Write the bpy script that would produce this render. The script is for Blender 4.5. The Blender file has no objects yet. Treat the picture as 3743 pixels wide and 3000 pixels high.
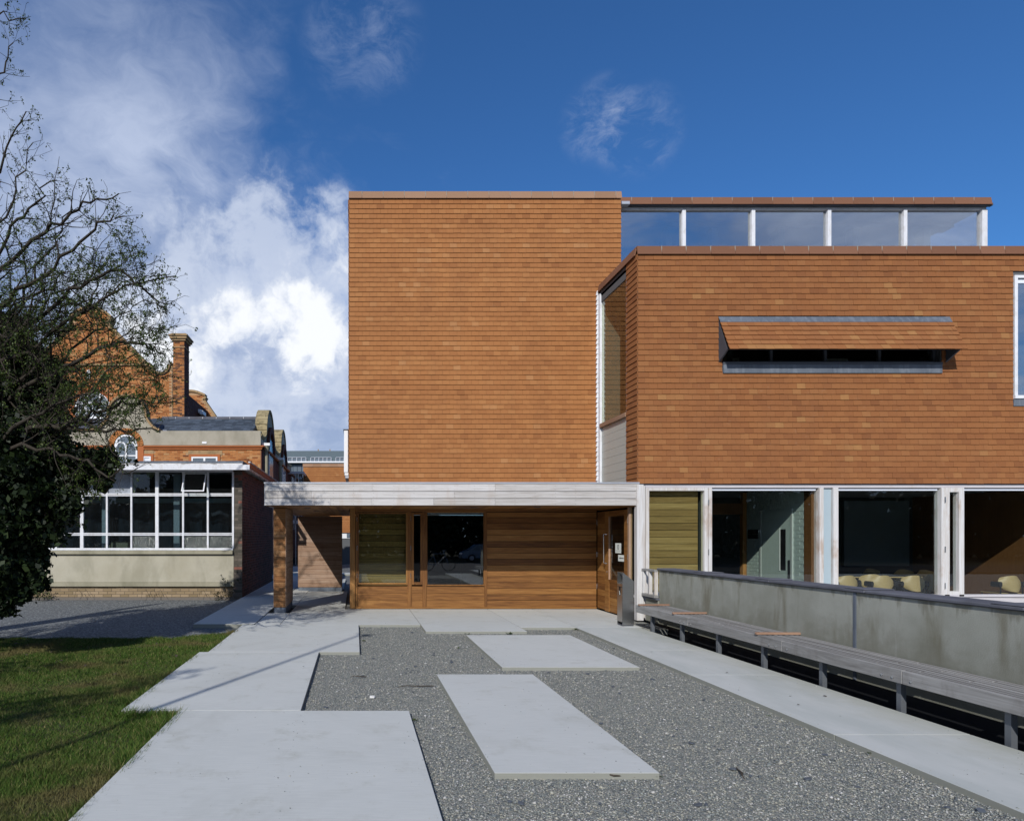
import bpy, math, random
import numpy as np
from mathutils import Vector, Matrix
R = random.Random(7)
C = bpy.context.scene.collection
SC = bpy.context.scene

# ------------------------------------------------------------------ camera, sky, sun, exposure
EYE = 1.61; F = 1347.0            # eye height in metres; focal length in photo pixels (2156 wide)
def PX(px, d): return (px - 748.0) * d / F
def PZ(py, d): return EYE + (1128.0 - py) * d / F
cam_d = bpy.data.cameras.new('camera'); cam = bpy.data.objects.new('camera', cam_d); C.objects.link(cam)
cam.location = (0, 0, EYE); cam.rotation_euler = (math.radians(90), 0, 0)
cam_d.sensor_width = 36; cam_d.sensor_fit = 'HORIZONTAL'; cam_d.lens = 36 * F / 2156
cam_d.shift_x = 330 / 2156; cam_d.shift_y = 264 / 2156
cam_d.clip_start = 0.05; cam_d.clip_end = 3000
SC.camera = cam
LIGHT = Vector((0.44, 1.0, -0.70)).normalized()
SUN_EL = math.asin(-LIGHT.z)
SUN_AZ = math.atan2(-LIGHT.x, -LIGHT.y)
sl = bpy.data.lights.new('sun', 'SUN'); so = bpy.data.objects.new('sun', sl); C.objects.link(so)
sl.energy = 4.5; sl.angle = math.radians(0.5); sl.color = (1.0, 0.965, 0.915)
so.rotation_euler = LIGHT.to_track_quat('-Z', 'Y').to_euler(); so.location = (-8, -18, 14)
SC.view_settings.view_transform = 'Standard'; SC.view_settings.look = 'None'
SC.view_settings.gamma = 1; SC.view_settings.use_curve_mapping = False
SC.view_settings.exposure = -0.18
SKY_STRENGTH = 0.092

class G:
    """small helper around a node tree"""
    def __init__(s, nt): s.nt = nt
    def n(s, t, **k):
        o = s.nt.nodes.new(t)
        for a, b in k.items():
            if a == 'ins':
                for i, v in b.items():
                    if hasattr(v, 'is_output') or isinstance(v, bpy.types.NodeSocket): s.nt.links.new(v, o.inputs[i])
                    else: o.inputs[i].default_value = v
            else: setattr(o, a, b)
        return o
    def math(s, op, a, b=0.0, c=0.0, clamp=False):
        return s.n('ShaderNodeMath', operation=op, use_clamp=clamp, ins={0: a, 1: b, 2: c}).outputs[0]
    def vm(s, op, a, b=(0, 0, 0)):
        return s.n('ShaderNodeVectorMath', operation=op, ins={0: a, 1: b})
    def noise(s, vec, scale, detail=3, rough=0.55, dist=0.0, col=False):
        o = s.n('ShaderNodeTexNoise', ins={'Vector': vec, 'Scale': scale, 'Detail': detail, 'Roughness': rough, 'Distortion': dist})
        return o.outputs['Color' if col else 'Fac']
    def ramp(s, fac, stops, interp='LINEAR'):
        o = s.n('ShaderNodeValToRGB', ins={'Fac': fac}); r = o.color_ramp; r.interpolation = interp
        while len(r.elements) < len(stops): r.elements.new(0.5)
        for e, (p, c) in zip(r.elements, stops):
            e.position = p; e.color = (c, c, c, 1) if isinstance(c, (int, float)) else (*c, 1)
        return o.outputs['Color']
    def mix(s, fac, a, b, mode='MIX'):
        o = s.n('ShaderNodeMix', data_type='RGBA', blend_type=mode)
        for i, v in ((0, fac), (6, a), (7, b)):
            if isinstance(v, bpy.types.NodeSocket): s.nt.links.new(v, o.inputs[i])
            else: o.inputs[i].default_value = v if i == 0 else ((v, v, v, 1) if isinstance(v, (int, float)) else (*v, 1))
        return o.outputs[2]
    def sstep(s, x, a, b):
        return s.n('ShaderNodeMapRange', interpolation_type='SMOOTHSTEP', ins={0: x, 1: a, 2: b, 3: 0.0, 4: 1.0}).outputs[0]

# world: sky texture plus procedural clouds by direction
W = bpy.data.worlds.new('World'); SC.world = W; W.use_nodes = True
W.node_tree.nodes.clear(); g = G(W.node_tree)
sky = g.n('ShaderNodeTexSky', sky_type='NISHITA', sun_disc=False, sun_elevation=SUN_EL, sun_rotation=SUN_AZ, altitude=50, air_density=1.0, dust_density=0.4, ozone_density=3.0)
tc = g.n('ShaderNodeTexCoord').outputs['Generated']
dirn = g.vm('NORMALIZE', tc).outputs[0]
sx = g.n('ShaderNodeSeparateXYZ', ins={0: dirn})
skyc = g.mix(1.0, sky.outputs[0], (0.50, 0.98, 1.48), 'MULTIPLY')
def lobe(px, py, w0, w1, fwd=1):
    v = Vector(((px - 748), F * fwd, (1128 - py))).normalized()
    dt = g.vm('DOT_PRODUCT', dirn, tuple(v)).outputs['Value']
    return g.sstep(dt, math.cos(math.radians(w1)), math.cos(math.radians(w0)))
# plane projection so that clouds shrink towards the horizon
zz = g.math('ADD', g.math('MAXIMUM', sx.outputs[2], 0.0), 0.22)
pl = g.n('ShaderNodeCombineXYZ', ins={0: g.math('DIVIDE', sx.outputs[0], zz), 1: g.math('DIVIDE', sx.outputs[1], zz), 2: 0.37}).outputs[0]
warp = g.vm('SCALE', g.vm('SUBTRACT', g.noise(pl, 1.6, 4, 0.6, col=True), (0.5, 0.5, 0.5)).outputs[0]); warp.inputs['Scale'].default_value = 0.55
plw = g.vm('ADD', pl, warp.outputs[0]).outputs[0]
n1 = g.noise(plw, 1.15, 10, 0.62)
shf = g.vm('ADD', plw, (0.10, 0.16, 0.0)).outputs[0]
n1b = g.noise(shf, 1.15, 10, 0.62)
n2 = g.noise(plw, 2.9, 8, 0.64)
bank = g.vm('DOT_PRODUCT', dirn, (-0.836, 0.209, -0.507)).outputs['Value']      # cloud bank to the left, clear to the upper right
south = g.sstep(sx.outputs[1], -0.2, -0.75); front = g.sstep(sx.outputs[1], -0.35, 0.1)
lowl = g.math('MULTIPLY', g.sstep(sx.outputs[2], 0.42, 0.16), g.sstep(sx.outputs[0], 0.16, -0.06))
cov = g.math('ADD', g.math('MULTIPLY', g.math('MULTIPLY', bank, front), 2.3), g.math('MULTIPLY', g.math('SUBTRACT', n1, 0.5), 2.6))
cov = g.math('ADD', cov, g.math('MULTIPLY', south, 0.30))
cov = g.math('ADD', cov, g.math('MULTIPLY', lowl, 0.75))
wisp = g.math('MULTIPLY', g.math('ADD', lobe(1265, 255, 0.4, 3.2), g.math('ADD', lobe(1345, 280, 0.4, 3.4), g.math('MULTIPLY', lobe(760, 80, 0.5, 5), 0.8))), g.sstep(g.noise(plw, 8.0, 7, 0.7), 0.42, 0.75))
den = g.sstep(cov, -0.10, 0.62)
den = g.math('MULTIPLY', den, g.math('MULTIPLY_ADD', g.sstep(sx.outputs[2], 0.44, 0.66), -0.48, 1.0))
den = g.math('MAXIMUM', g.math('MULTIPLY', den, 0.93), g.math('MULTIPLY', wisp, 0.42))
lit = g.math('MULTIPLY_ADD', g.math('SUBTRACT', n1, n1b), 4.2, 0.40)
lit = g.math('ADD', lit, g.math('MULTIPLY', g.math('SUBTRACT', n2, 0.5), 1.1), clamp=True)
low = g.sstep(sx.outputs[2], 0.30, 0.10)
ccol = g.mix(lit, (3.3, 4.35, 6.9), (6.9, 7.9, 10.2))
ccol = g.mix(g.math('MULTIPLY', low, 0.62), ccol, (5.1, 6.1, 8.3))
# crisp bright cumulus heads low in the north west
cu = g.noise(g.vm('ADD', dirn, g.vm('MULTIPLY', g.vm('SUBTRACT', g.noise(dirn, 9, 5, 0.6, col=True), (0.5, 0.5, 0.5)).outputs[0], (0.07, 0.07, 0.07)).outputs[0]).outputs[0], 13, 9, 0.6)
hd = g.math('MAXIMUM', g.math('MAXIMUM', lobe(620, 704, 0.3, 6.6), g.math('MULTIPLY', lobe(520, 690, 0.2, 5.6), 0.9)), g.math('MAXIMUM', g.math('MULTIPLY', lobe(335, 748, 0.5, 6.5), 0.95), g.math('MULTIPLY', lobe(690, 600, 0.5, 7.0), 0.40)))
hc = g.math('ADD', g.math('MULTIPLY', hd, 0.72), g.math('MULTIPLY', g.math('SUBTRACT', cu, 0.5), 2.6))
bdl = g.math('MAXIMUM', lobe(560, 680, 2, 14), lobe(340, 740, 2, 12))
body = g.math('MULTIPLY', g.sstep(g.math('ADD', g.math('MULTIPLY', bdl, 0.55), g.math('MULTIPLY', g.math('SUBTRACT', cu, 0.5), 2.0)), 0.05, 0.55), g.sstep(bdl, 0.0, 0.3))
head = g.math('MULTIPLY', g.sstep(hc, 0.26, 0.80), g.sstep(hd, 0.12, 0.5))
full = g.mix(den, skyc, ccol)
full = g.mix(g.math('MULTIPLY', body, 0.80), full, (7.6, 8.5, 10.4))
full = g.mix(g.math('MULTIPLY', head, 0.95), full, (12.2, 12.5, 13.0))
hor = g.sstep(sx.outputs[2], 0.10, 0.0)
full = g.mix(g.math('MULTIPLY', hor, 0.6), full, (4.4, 5.4, 7.2))
bg = g.n('ShaderNodeBackground', ins={0: full, 1: SKY_STRENGTH})
g.n('ShaderNodeOutputWorld', ins={0: bg.outputs[0]})

# ------------------------------------------------------------------ materials
MT = {}
def newmat(name):
    m = bpy.data.materials.new(name); m.use_nodes = True; m.node_tree.nodes.clear(); MT[name] = m
    return m, G(m.node_tree)
def finish(g, col, rough=0.8, bump=None, bs=0.3, bd=0.01, spec=0.3, metal=0.0, normal=None):
    b = g.n('ShaderNodeBsdfPrincipled')
    for i, v in (('Base Color', col), ('Roughness', rough), ('Specular IOR Level', spec), ('Metallic', metal)):
        if isinstance(v, bpy.types.NodeSocket): g.nt.links.new(v, b.inputs[i])
        else: b.inputs[i].default_value = (*v, 1) if isinstance(v, tuple) else v
    if bump is not None:
        bn = g.n('ShaderNodeBump', ins={'Strength': bs, 'Distance': bd, 'Height': bump})
        g.nt.links.new(bn.outputs[0], b.inputs['Normal'])
    g.n('ShaderNodeOutputMaterial', ins={0: b.outputs[0]})
    return b
def pos(g): return g.n('ShaderNodeNewGeometry').outputs['Position']
def rnd(g): return g.n('ShaderNodeAttribute', attribute_name='rnd').outputs['Fac']
def scaled(g, v, s): return g.vm('MULTIPLY', v, s).outputs[0]

def simple(name, col, rough=0.7, var=0.15, scale=6, spec=0.3, metal=0, bs=0.15, fine=60):
    m, g = newmat(name); p = pos(g)
    n = g.noise(p, scale, 5, 0.6); f = g.noise(p, fine, 3)
    c = g.mix(n, tuple(x * (1 - var) for x in col), tuple(min(1, x * (1 + var)) for x in col))
    c = g.mix(g.math('MULTIPLY', f, var), c, tuple(x * 0.6 for x in col))
    finish(g, c, rough, f, bs, 0.004, spec, metal); return m

def tile_mat(name, stops, stain=0.25):
    m, g = newmat(name); p = pos(g); r = rnd(g)
    c = g.ramp(r, stops)
    n = g.noise(scaled(g, p, (2.2, 2.2, 0.7)), 1.0, 5, 0.6); f = g.noise(p, 55, 4, 0.65); m2 = g.noise(p, 9, 3)
    c = g.mix(g.math('MULTIPLY', g.sstep(n, 0.35, 0.75), stain), c, (0.20, 0.085, 0.038))
    c = g.mix(g.math('MULTIPLY', f, 0.35), c, g.mix(0.35, c, (0.0, 0.0, 0.0)))
    if stain > 0: c = g.mix(g.math('MULTIPLY', g.sstep(m2, 0.62, 0.8), 0.16), c, (0.34, 0.21, 0.13))
    finish(g, c, 0.88, f, 0.35, 0.003, 0.2); return m
tile_mat('tile_tower', [(0.0, (0.295, 0.118, 0.042)), (0.12, (0.345, 0.142, 0.050)), (0.55, (0.375, 0.158, 0.056)), (0.9, (0.405, 0.178, 0.064)), (1.0, (0.43, 0.205, 0.082))], 0.22)
tile_mat('tile_block', [(0.0, (0.215, 0.083, 0.031)), (0.15, (0.25, 0.098, 0.036)), (0.55, (0.283, 0.114, 0.041)), (0.88, (0.305, 0.130, 0.048)), (1.0, (0.345, 0.168, 0.062))], 0.3)
tile_mat('terracotta', [(0.0, (0.18, 0.085, 0.050)), (0.5, (0.205, 0.098, 0.058)), (1.0, (0.235, 0.115, 0.070))], 0.1)
tile_mat('terracotta_pale', [(0.0, (0.30, 0.175, 0.105)), (1.0, (0.36, 0.215, 0.135))], 0.1)
tile_mat('brick_old', [(0.0, (0.13, 0.045, 0.02)), (0.10, (0.32, 0.11, 0.035)), (0.5, (0.47, 0.19, 0.062)), (0.85, (0.53, 0.235, 0.085)), (1.0, (0.50, 0.29, 0.13))], 0.25)
tile_mat('brick_mixed', [(0.0, (0.06, 0.035, 0.025)), (0.25, (0.17, 0.07, 0.03)), (0.5, (0.40, 0.15, 0.045)), (1.0, (0.50, 0.22, 0.07))], 0.25)
tile_mat('brick_dark', [(0.0, (0.050, 0.024, 0.020)), (0.5, (0.095, 0.036, 0.028)), (1.0, (0.15, 0.050, 0.035))], 0.15)
tile_mat('brick_pier', [(0.0, (0.070, 0.064, 0.050)), (0.5, (0.115, 0.098, 0.078)), (0.93, (0.15, 0.125, 0.10)), (1.0, (0.26, 0.09, 0.06))], 0.0)
tile_mat('brick_buff', [(0.0, (0.23, 0.17, 0.095)), (0.5, (0.30, 0.22, 0.13)), (1.0, (0.36, 0.27, 0.17))], 0.0)
simple('mortar', (0.30, 0.27, 0.23), 0.95)
simple('mortar_dark', (0.16, 0.14, 0.12), 0.95)
simple('mortar_orange', (0.42, 0.27, 0.15), 0.95)

def wood(name, axis, stops, rough=0.65, grain=1.0, stain=None, tone=0.35, spec=0.3, side=0.0):
    m, g = newmat(name); p = pos(g); r = rnd(g)
    off = g.n('ShaderNodeCombineXYZ', ins={0: g.math('MULTIPLY', r, 71.0), 1: g.math('MULTIPLY', r, 37.0), 2: g.math('MULTIPLY', r, 53.0)}).outputs[0]
    s = {'x': (0.9, 14, 14), 'y': (14, 0.9, 14), 'z': (14, 14, 0.9)}[axis]
    s2 = {'x': (3, 120, 120), 'y': (120, 3, 120), 'z': (120, 120, 3)}[axis]
    q = g.vm('ADD', scaled(g, p, s), off).outputs[0]
    n = g.noise(q, 1.0, 6, 0.62, 1.6)
    f = g.noise(g.vm('ADD', scaled(g, p, s2), off).outputs[0], 1.0, 3, 0.6)
    h = g.math('MULTIPLY_ADD', f, 0.35, g.math('MULTIPLY', n, 0.75))
    h = g.math('ADD', h, g.math('MULTIPLY', g.math('SUBTRACT', r, 0.5), tone))
    c = g.ramp(h, stops)
    if stain:
        sv = g.noise(scaled(g, p, (2.2, 2.2, 0.9)), 1.3, 5, 0.65)
        c = g.mix(g.math('MULTIPLY', g.sstep(sv, 0.52, 0.72), stain[1]), c, stain[0])
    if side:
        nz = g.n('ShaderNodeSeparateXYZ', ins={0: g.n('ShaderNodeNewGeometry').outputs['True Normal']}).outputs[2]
        c = g.mix(g.math('MULTIPLY', g.sstep(nz, 0.95, 0.5), side), c, (0.05, 0.046, 0.040))  # upright faces coloured dark to imitate shade in the gaps between slats
    finish(g, c, rough, h, 0.25 * grain, 0.003, spec); return m
IROKO = [(0.2, (0.060, 0.024, 0.008)), (0.42, (0.155, 0.064, 0.018)), (0.6, (0.255, 0.116, 0.032)), (0.85, (0.37, 0.192, 0.062))]
SILVER = [(0.2, (0.30, 0.265, 0.25)), (0.42, (0.45, 0.425, 0.43)), (0.65, (0.55, 0.53, 0.55)), (0.9, (0.64, 0.62, 0.65))]
WEATH = [(0.2, (0.16, 0.085, 0.045)), (0.45, (0.27, 0.165, 0.105)), (0.65, (0.36, 0.25, 0.18)), (0.9, (0.45, 0.34, 0.27))]
for ax in 'xyz':
    wood('iroko_' + ax, ax, IROKO, 0.55, tone=0.34)
    wood('silver_' + ax, ax, SILVER, 0.8, tone=0.22, stain=((0.36, 0.27, 0.19), 0.28))
    wood('weathered_' + ax, ax, WEATH, 0.8, tone=0.2, stain=((0.13, 0.06, 0.025), 0.5))
wood('silver_frame', 'z', [(0.25, (0.32, 0.25, 0.19)), (0.42, (0.49, 0.45, 0.41)), (0.62, (0.58, 0.57, 0.56)), (0.9, (0.66, 0.66, 0.655))], 0.75, tone=0.1, stain=((0.33, 0.20, 0.11), 0.62))
wood('fascia_wood', 'x', [(0.2, (0.27, 0.235, 0.21)), (0.42, (0.43, 0.405, 0.38)), (0.62, (0.535, 0.515, 0.50)), (0.9, (0.635, 0.62, 0.61))], 0.8, tone=0.26, stain=((0.40, 0.31, 0.24), 0.4))
wood('pillar_wood', 'x', [(0.2, (0.10, 0.038, 0.012)), (0.45, (0.24, 0.105, 0.036)), (0.65, (0.36, 0.185, 0.075)), (0.9, (0.40, 0.26, 0.17))], 0.75, tone=0.22, stain=((0.16, 0.055, 0.016), 0.55))
wood('lining_green', 'x', [(0.2, (0.105, 0.065, 0.030)), (0.45, (0.19, 0.124, 0.056)), (0.65, (0.26, 0.178, 0.085)), (0.9, (0.36, 0.265, 0.14))], 0.6, tone=0.3)
wood('lining_brown', 'x', [(0.2, (0.075, 0.050, 0.022)), (0.45, (0.13, 0.088, 0.036)), (0.65, (0.19, 0.135, 0.055)), (0.9, (0.27, 0.20, 0.085))], 0.6, tone=0.3)
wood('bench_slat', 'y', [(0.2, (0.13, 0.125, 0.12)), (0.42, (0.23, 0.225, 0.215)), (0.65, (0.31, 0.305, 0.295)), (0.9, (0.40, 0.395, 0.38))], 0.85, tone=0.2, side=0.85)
wood('bench_wood', 'y', [(0.2, (0.11, 0.105, 0.10)), (0.42, (0.215, 0.21, 0.20)), (0.65, (0.31, 0.305, 0.295)), (0.9, (0.41, 0.405, 0.39))], 0.85, tone=0.2, stain=((0.10, 0.085, 0.075), 0.4))
wood('batten_wood', 'x', [(0.2, (0.20, 0.11, 0.07)), (0.5, (0.34, 0.21, 0.14)), (0.9, (0.42, 0.29, 0.21))], 0.8)
wood('birch', 'x', [(0.2, (0.28, 0.20, 0.085)), (0.5, (0.34, 0.25, 0.11)), (0.9, (0.40, 0.30, 0.145))], 0.45, grain=0.2, tone=0.05)
wood('brown_panel', 'z', [(0.2, (0.085, 0.038, 0.014)), (0.5, (0.13, 0.060, 0.022)), (0.9, (0.17, 0.082, 0.030))], 0.5, grain=0.3)

m, g = newmat('concrete'); p = pos(g)
br = g.noise(scaled(g, p, (2.0, 55, 55)), 2.2, 4, 0.65); bl = g.noise(p, 0.9, 5, 0.6); fi = g.noise(p, 220, 2)
pit = g.noise(p, 38, 3, 0.6); r = rnd(g)
c = g.mix(bl, (0.50, 0.512, 0.485), (0.605, 0.613, 0.58))
c = g.mix(g.math('MULTIPLY', g.math('SUBTRACT', r, 0.0), 0.22), c, (0.44, 0.445, 0.44))
c = g.mix(g.math('MULTIPLY', g.sstep(br, 0.3, 0.75), 0.42), c, (0.385, 0.40, 0.385))
c = g.mix(g.math('MULTIPLY', g.sstep(g.noise(p, 2.6, 6, 0.7), 0.52, 0.72), 0.50), c, (0.37, 0.37, 0.32))
c = g.mix(g.math('MULTIPLY', g.sstep(g.noise(p, 0.55, 5, 0.7, 0.6), 0.50, 0.66), 0.30), c, (0.40, 0.405, 0.37))
c = g.mix(g.math('MULTIPLY', g.sstep(g.noise(p, 24, 5, 0.75), 0.66, 0.74), 0.5), c, (0.28, 0.26, 0.22))
c = g.mix(g.math('MULTIPLY', g.sstep(fi, 0.60, 0.72), 0.25), c, (0.34, 0.33, 0.31))
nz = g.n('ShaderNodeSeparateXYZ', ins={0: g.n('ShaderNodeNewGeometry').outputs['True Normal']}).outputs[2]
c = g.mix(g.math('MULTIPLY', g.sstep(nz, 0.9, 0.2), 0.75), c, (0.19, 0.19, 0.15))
finish(g, c, 0.85, g.math('ADD', g.math('MULTIPLY', br, 0.6), g.math('MULTIPLY', fi, 0.5)), 0.35, 0.004, 0.25)
m, g = newmat('concrete_green'); p = pos(g)
br = g.noise(scaled(g, p, (2.0, 45, 45)), 2.0, 4, 0.65); bl = g.noise(scaled(g, p, (2.2, 0.7, 1)), 1.1, 5, 0.6); fi = g.noise(p, 220, 2)
c = g.mix(g.sstep(bl, 0.3, 0.7), (0.43, 0.45, 0.43), (0.52, 0.53, 0.51))
c = g.mix(g.math('MULTIPLY', br, 0.25), c, (0.38, 0.40, 0.36))
sxp = g.n('ShaderNodeSeparateXYZ', ins={0: p}).outputs[0]
c = g.mix(g.math('MULTIPLY', g.sstep(g.math('ADD', sxp, g.math('MULTIPLY', g.noise(p, 2.4, 5, 0.65), 1.2)), 4.9, 5.9), 0.42), c, (0.27, 0.27, 0.18))
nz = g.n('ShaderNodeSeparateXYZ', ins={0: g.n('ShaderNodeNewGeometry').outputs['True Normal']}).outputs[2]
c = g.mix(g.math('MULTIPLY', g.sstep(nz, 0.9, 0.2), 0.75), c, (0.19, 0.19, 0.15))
finish(g, c, 0.85, g.math('ADD', g.math('MULTIPLY', br, 0.6), g.math('MULTIPLY', fi, 0.5)), 0.35, 0.004, 0.25)

def gravel_mat(name, stops, sc, lichen=0.0):
    m, g = newmat(name); p = pos(g)
    v = g.n('ShaderNodeTexVoronoi', ins={'Vector': p, 'Scale': sc, 'Randomness': 1.0})
    v2 = g.n('ShaderNodeTexVoronoi', ins={'Vector': p, 'Scale': sc * 2.1})
    cr = g.n('ShaderNodeSeparateColor', ins={0: v.outputs['Color']}); cr2 = g.n('ShaderNodeSeparateColor', ins={0: v2.outputs['Color']})
    c = g.ramp(g.math('MULTIPLY_ADD', cr2.outputs[0], 0.35, g.math('MULTIPLY', cr.outputs[0], 0.65)), stops)
    big = g.noise(p, 0.8, 4)
    c = g.mix(g.math('MULTIPLY', big, 0.35), c, stops[1][1])
    h = g.math('SUBTRACT', 1.0, v.outputs['Distance'])
    dk = g.sstep(v.outputs['Distance'], 0.35, 0.75)
    finish(g, c, 0.8, h, 0.9, 0.012, 0.3)
GST = [(0.0, (0.085, 0.095, 0.098)), (0.3, (0.19, 0.202, 0.190)), (0.55, (0.30, 0.308, 0.268)), (0.75, (0.30, 0.27, 0.22)), (0.9, (0.42, 0.40, 0.37)), (1.0, (0.7, 0.68, 0.64))]
gravel_mat('gravel', GST, 75)
gravel_mat('gravel_grey', [(0.0, (0.045, 0.050, 0.055)), (0.4, (0.105, 0.114, 0.118)), (0.7, (0.18, 0.19, 0.19)), (1.0, (0.46, 0.47, 0.46))], 38)
m, g = newmat('pebble'); r = rnd(g); p = pos(g)
c = g.ramp(r, [(0.0, (0.085, 0.098, 0.108)), (0.35, (0.20, 0.218, 0.210)), (0.6, (0.30, 0.312, 0.278)), (0.8, (0.39, 0.37, 0.295)), (0.96, (0.46, 0.45, 0.43)), (1.0, (0.62, 0.61, 0.59))])
finish(g, c, 0.6, spec=0.35)
m, g = newmat('soil'); p = pos(g)
c = g.mix(g.noise(p, 3, 5), (0.045, 0.035, 0.02), (0.10, 0.085, 0.045)); c = g.mix(g.math('MULTIPLY', g.noise(p, 60, 3), 0.7), c, (0.035, 0.045, 0.012))
finish(g, c, 0.95, g.noise(p, 80, 4), 0.6, 0.02)
m, g = newmat('grass'); p = pos(g); r = rnd(g)
c = g.ramp(r, [(0.0, (0.026, 0.058, 0.008)), (0.4, (0.048, 0.100, 0.013)), (0.7, (0.080, 0.130, 0.021)), (0.88, (0.13, 0.145, 0.036)), (1.0, (0.24, 0.20, 0.09))])
bn = g.noise(p, 0.9, 4, 0.6)
c = g.mix(g.math('MULTIPLY', g.sstep(bn, 0.48, 0.66), 0.75), c, (0.15, 0.115, 0.050))
c = g.mix(g.math('MULTIPLY', g.sstep(g.noise(p, 3.3, 3, 0.6), 0.55, 0.7), 0.5), c, (0.025, 0.055, 0.008))
finish(g, c, 0.7, spec=0.15)
def leafmat(name, stops):
    m, g = newmat(name); r = rnd(g); c = g.ramp(r, stops)
    b = finish(g, c, 0.55, spec=0.3)
    out = [n for n in m.node_tree.nodes if n.type == 'OUTPUT_MATERIAL'][0]
    tr = g.n('ShaderNodeBsdfTranslucent', ins={0: c}); mx = g.n('ShaderNodeMixShader', ins={0: 0.25, 1: b.outputs[0], 2: tr.outputs[0]})
    m.node_tree.links.new(mx.outputs[0], out.inputs[0])
leafmat('leaf_spring', [(0.0, (0.025, 0.045, 0.008)), (0.6, (0.055, 0.090, 0.015)), (1.0, (0.11, 0.145, 0.028))])
leafmat('leaf_ivy', [(0.0, (0.006, 0.012, 0.004)), (0.6, (0.012, 0.024, 0.007)), (1.0, (0.030, 0.050, 0.014))])
simple('bark', (0.075, 0.060, 0.045), 0.9, 0.4, 20, 0.15, bs=0.6)
simple('bark_twig', (0.045, 0.038, 0.030), 0.85, 0.3, 20, 0.15)
def render_mat(name, c0, c1, stain, amt, vs=(1.2, 1.2, 0.5), hl=None):
    m, g = newmat(name); p = pos(g)
    a = g.noise(p, 1.7, 6, 0.62); st = g.noise(scaled(g, p, vs), 1.6, 6, 0.62, 0.4); f = g.noise(p, 90, 3, 0.7)
    c = g.mix(g.sstep(a, 0.25, 0.75), c0, c1)
    c = g.mix(g.math('MULTIPLY', g.sstep(st, 0.45, 0.66), amt), c, stain)
    if hl: c = g.mix(g.math('MULTIPLY', g.sstep(g.noise(scaled(g, p, (6, 6, 0.7)), 1.3, 3), 0.62, 0.75), 0.35), c, hl)
    c = g.mix(g.math('MULTIPLY', f, 0.22), c, tuple(x * 0.6 for x in c0))
    finish(g, c, 0.92, f, 0.5, 0.006, 0.15)
m, g = newmat('render_garden'); p = pos(g)
a_ = g.noise(p, 1.5, 6, 0.62); f_ = g.noise(p, 90, 3, 0.7)
c = g.mix(g.sstep(a_, 0.25, 0.75), (0.265, 0.272, 0.228), (0.37, 0.378, 0.335))
z_ = g.n('ShaderNodeSeparateXYZ', ins={0: p}).outputs[2]
st = g.noise(scaled(g, p, (1, 2.6, 0.45)), 1.2, 6, 0.62, 0.3); st2 = g.noise(p, 2.1, 6, 0.65, 0.3)
drip = g.math('MULTIPLY', g.sstep(st, 0.50, 0.68), g.sstep(g.math('ADD', z_, g.math('MULTIPLY', st2, 0.5)), 0.2, 0.9))
foot = g.sstep(g.math('ADD', z_, g.math('MULTIPLY', g.math('SUBTRACT', st2, 0.5), 1.6)), 0.72, 0.30)
top_ = g.sstep(g.math('ADD', z_, g.math('MULTIPLY', g.math('SUBTRACT', g.noise(scaled(g, p, (1, 3.2, .6)), 1.4, 5, .65), 0.5), 0.9)), 0.93, 1.03)
c = g.mix(g.math('MULTIPLY', drip, 0.62), c, (0.135, 0.118, 0.068))
c = g.mix(g.math('MULTIPLY', foot, 0.45), c, (0.15, 0.142, 0.10))
c = g.mix(g.math('MULTIPLY', top_, 0.55), c, (0.13, 0.12, 0.085))
c = g.mix(g.math('MULTIPLY', g.sstep(g.noise(scaled(g, p, (5, 9, 0.5)), 1.3, 3), 0.64, 0.75), 0.35), c, (0.40, 0.41, 0.38))
c = g.mix(g.math('MULTIPLY', f_, 0.2), c, (0.15, 0.15, 0.13))
finish(g, c, 0.92, f_, 0.5, 0.006, 0.15)
render_mat('render_annex', (0.39, 0.36, 0.27), (0.47, 0.44, 0.35), (0.25, 0.235, 0.17), 0.5)
render_mat('render_old', (0.34, 0.31, 0.24), (0.42, 0.385, 0.31), (0.22, 0.20, 0.15), 0.4)
render_mat('plinth_concrete', (0.30, 0.28, 0.20), (0.38, 0.35, 0.26), (0.16, 0.15, 0.10), 0.5)
render_mat('sandstone', (0.34, 0.22, 0.11), (0.42, 0.29, 0.16), (0.16, 0.13, 0.075), 0.6, (2, 2, 2))
render_mat('lichen_stone', (0.30, 0.24, 0.13), (0.40, 0.33, 0.19), (0.10, 0.085, 0.05), 0.8, (2.5, 2.5, 2.5), (0.45, 0.36, 0.10))
simple('brick_stone_red', (0.42, 0.14, 0.05), 0.9, 0.2)
simple('slate_dark', (0.075, 0.083, 0.10), 0.6, 0.3, 4)
tile_mat('slate_roof', [(0.0, (0.045, 0.058, 0.075)), (0.6, (0.070, 0.088, 0.115)), (1.0, (0.10, 0.125, 0.16))], 0.0)
render_mat('slate_coping', (0.10, 0.105, 0.125), (0.15, 0.155, 0.18), (0.06, 0.06, 0.07), 0.4, (1.5, 1.5, 1.5))
render_mat('lead', (0.095, 0.112, 0.14), (0.15, 0.172, 0.205), (0.27, 0.30, 0.34), 0.30, (7, 7, 1.2))
render_mat('paint_white', (0.70, 0.71, 0.74), (0.78, 0.79, 0.82), (0.42, 0.38, 0.32), 0.30, (6, 6, 4))
simple('paint_clean', (0.78, 0.79, 0.80), 0.5, 0.05)
render_mat('paint_peeling', (0.62, 0.61, 0.60), (0.72, 0.71, 0.71), (0.16, 0.14, 0.12), 0.75, (3, 3, 9))
simple('zinc_pale', (0.50, 0.52, 0.56), 0.45, 0.15, metal=0.5)
simple('steel_leg', (0.16, 0.175, 0.195), 0.5, 0.2, metal=0.4)
m, g = newmat('steel_brushed'); p = pos(g)
n = g.noise(scaled(g, p, (4, 4, 260)), 1.0, 3)
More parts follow.
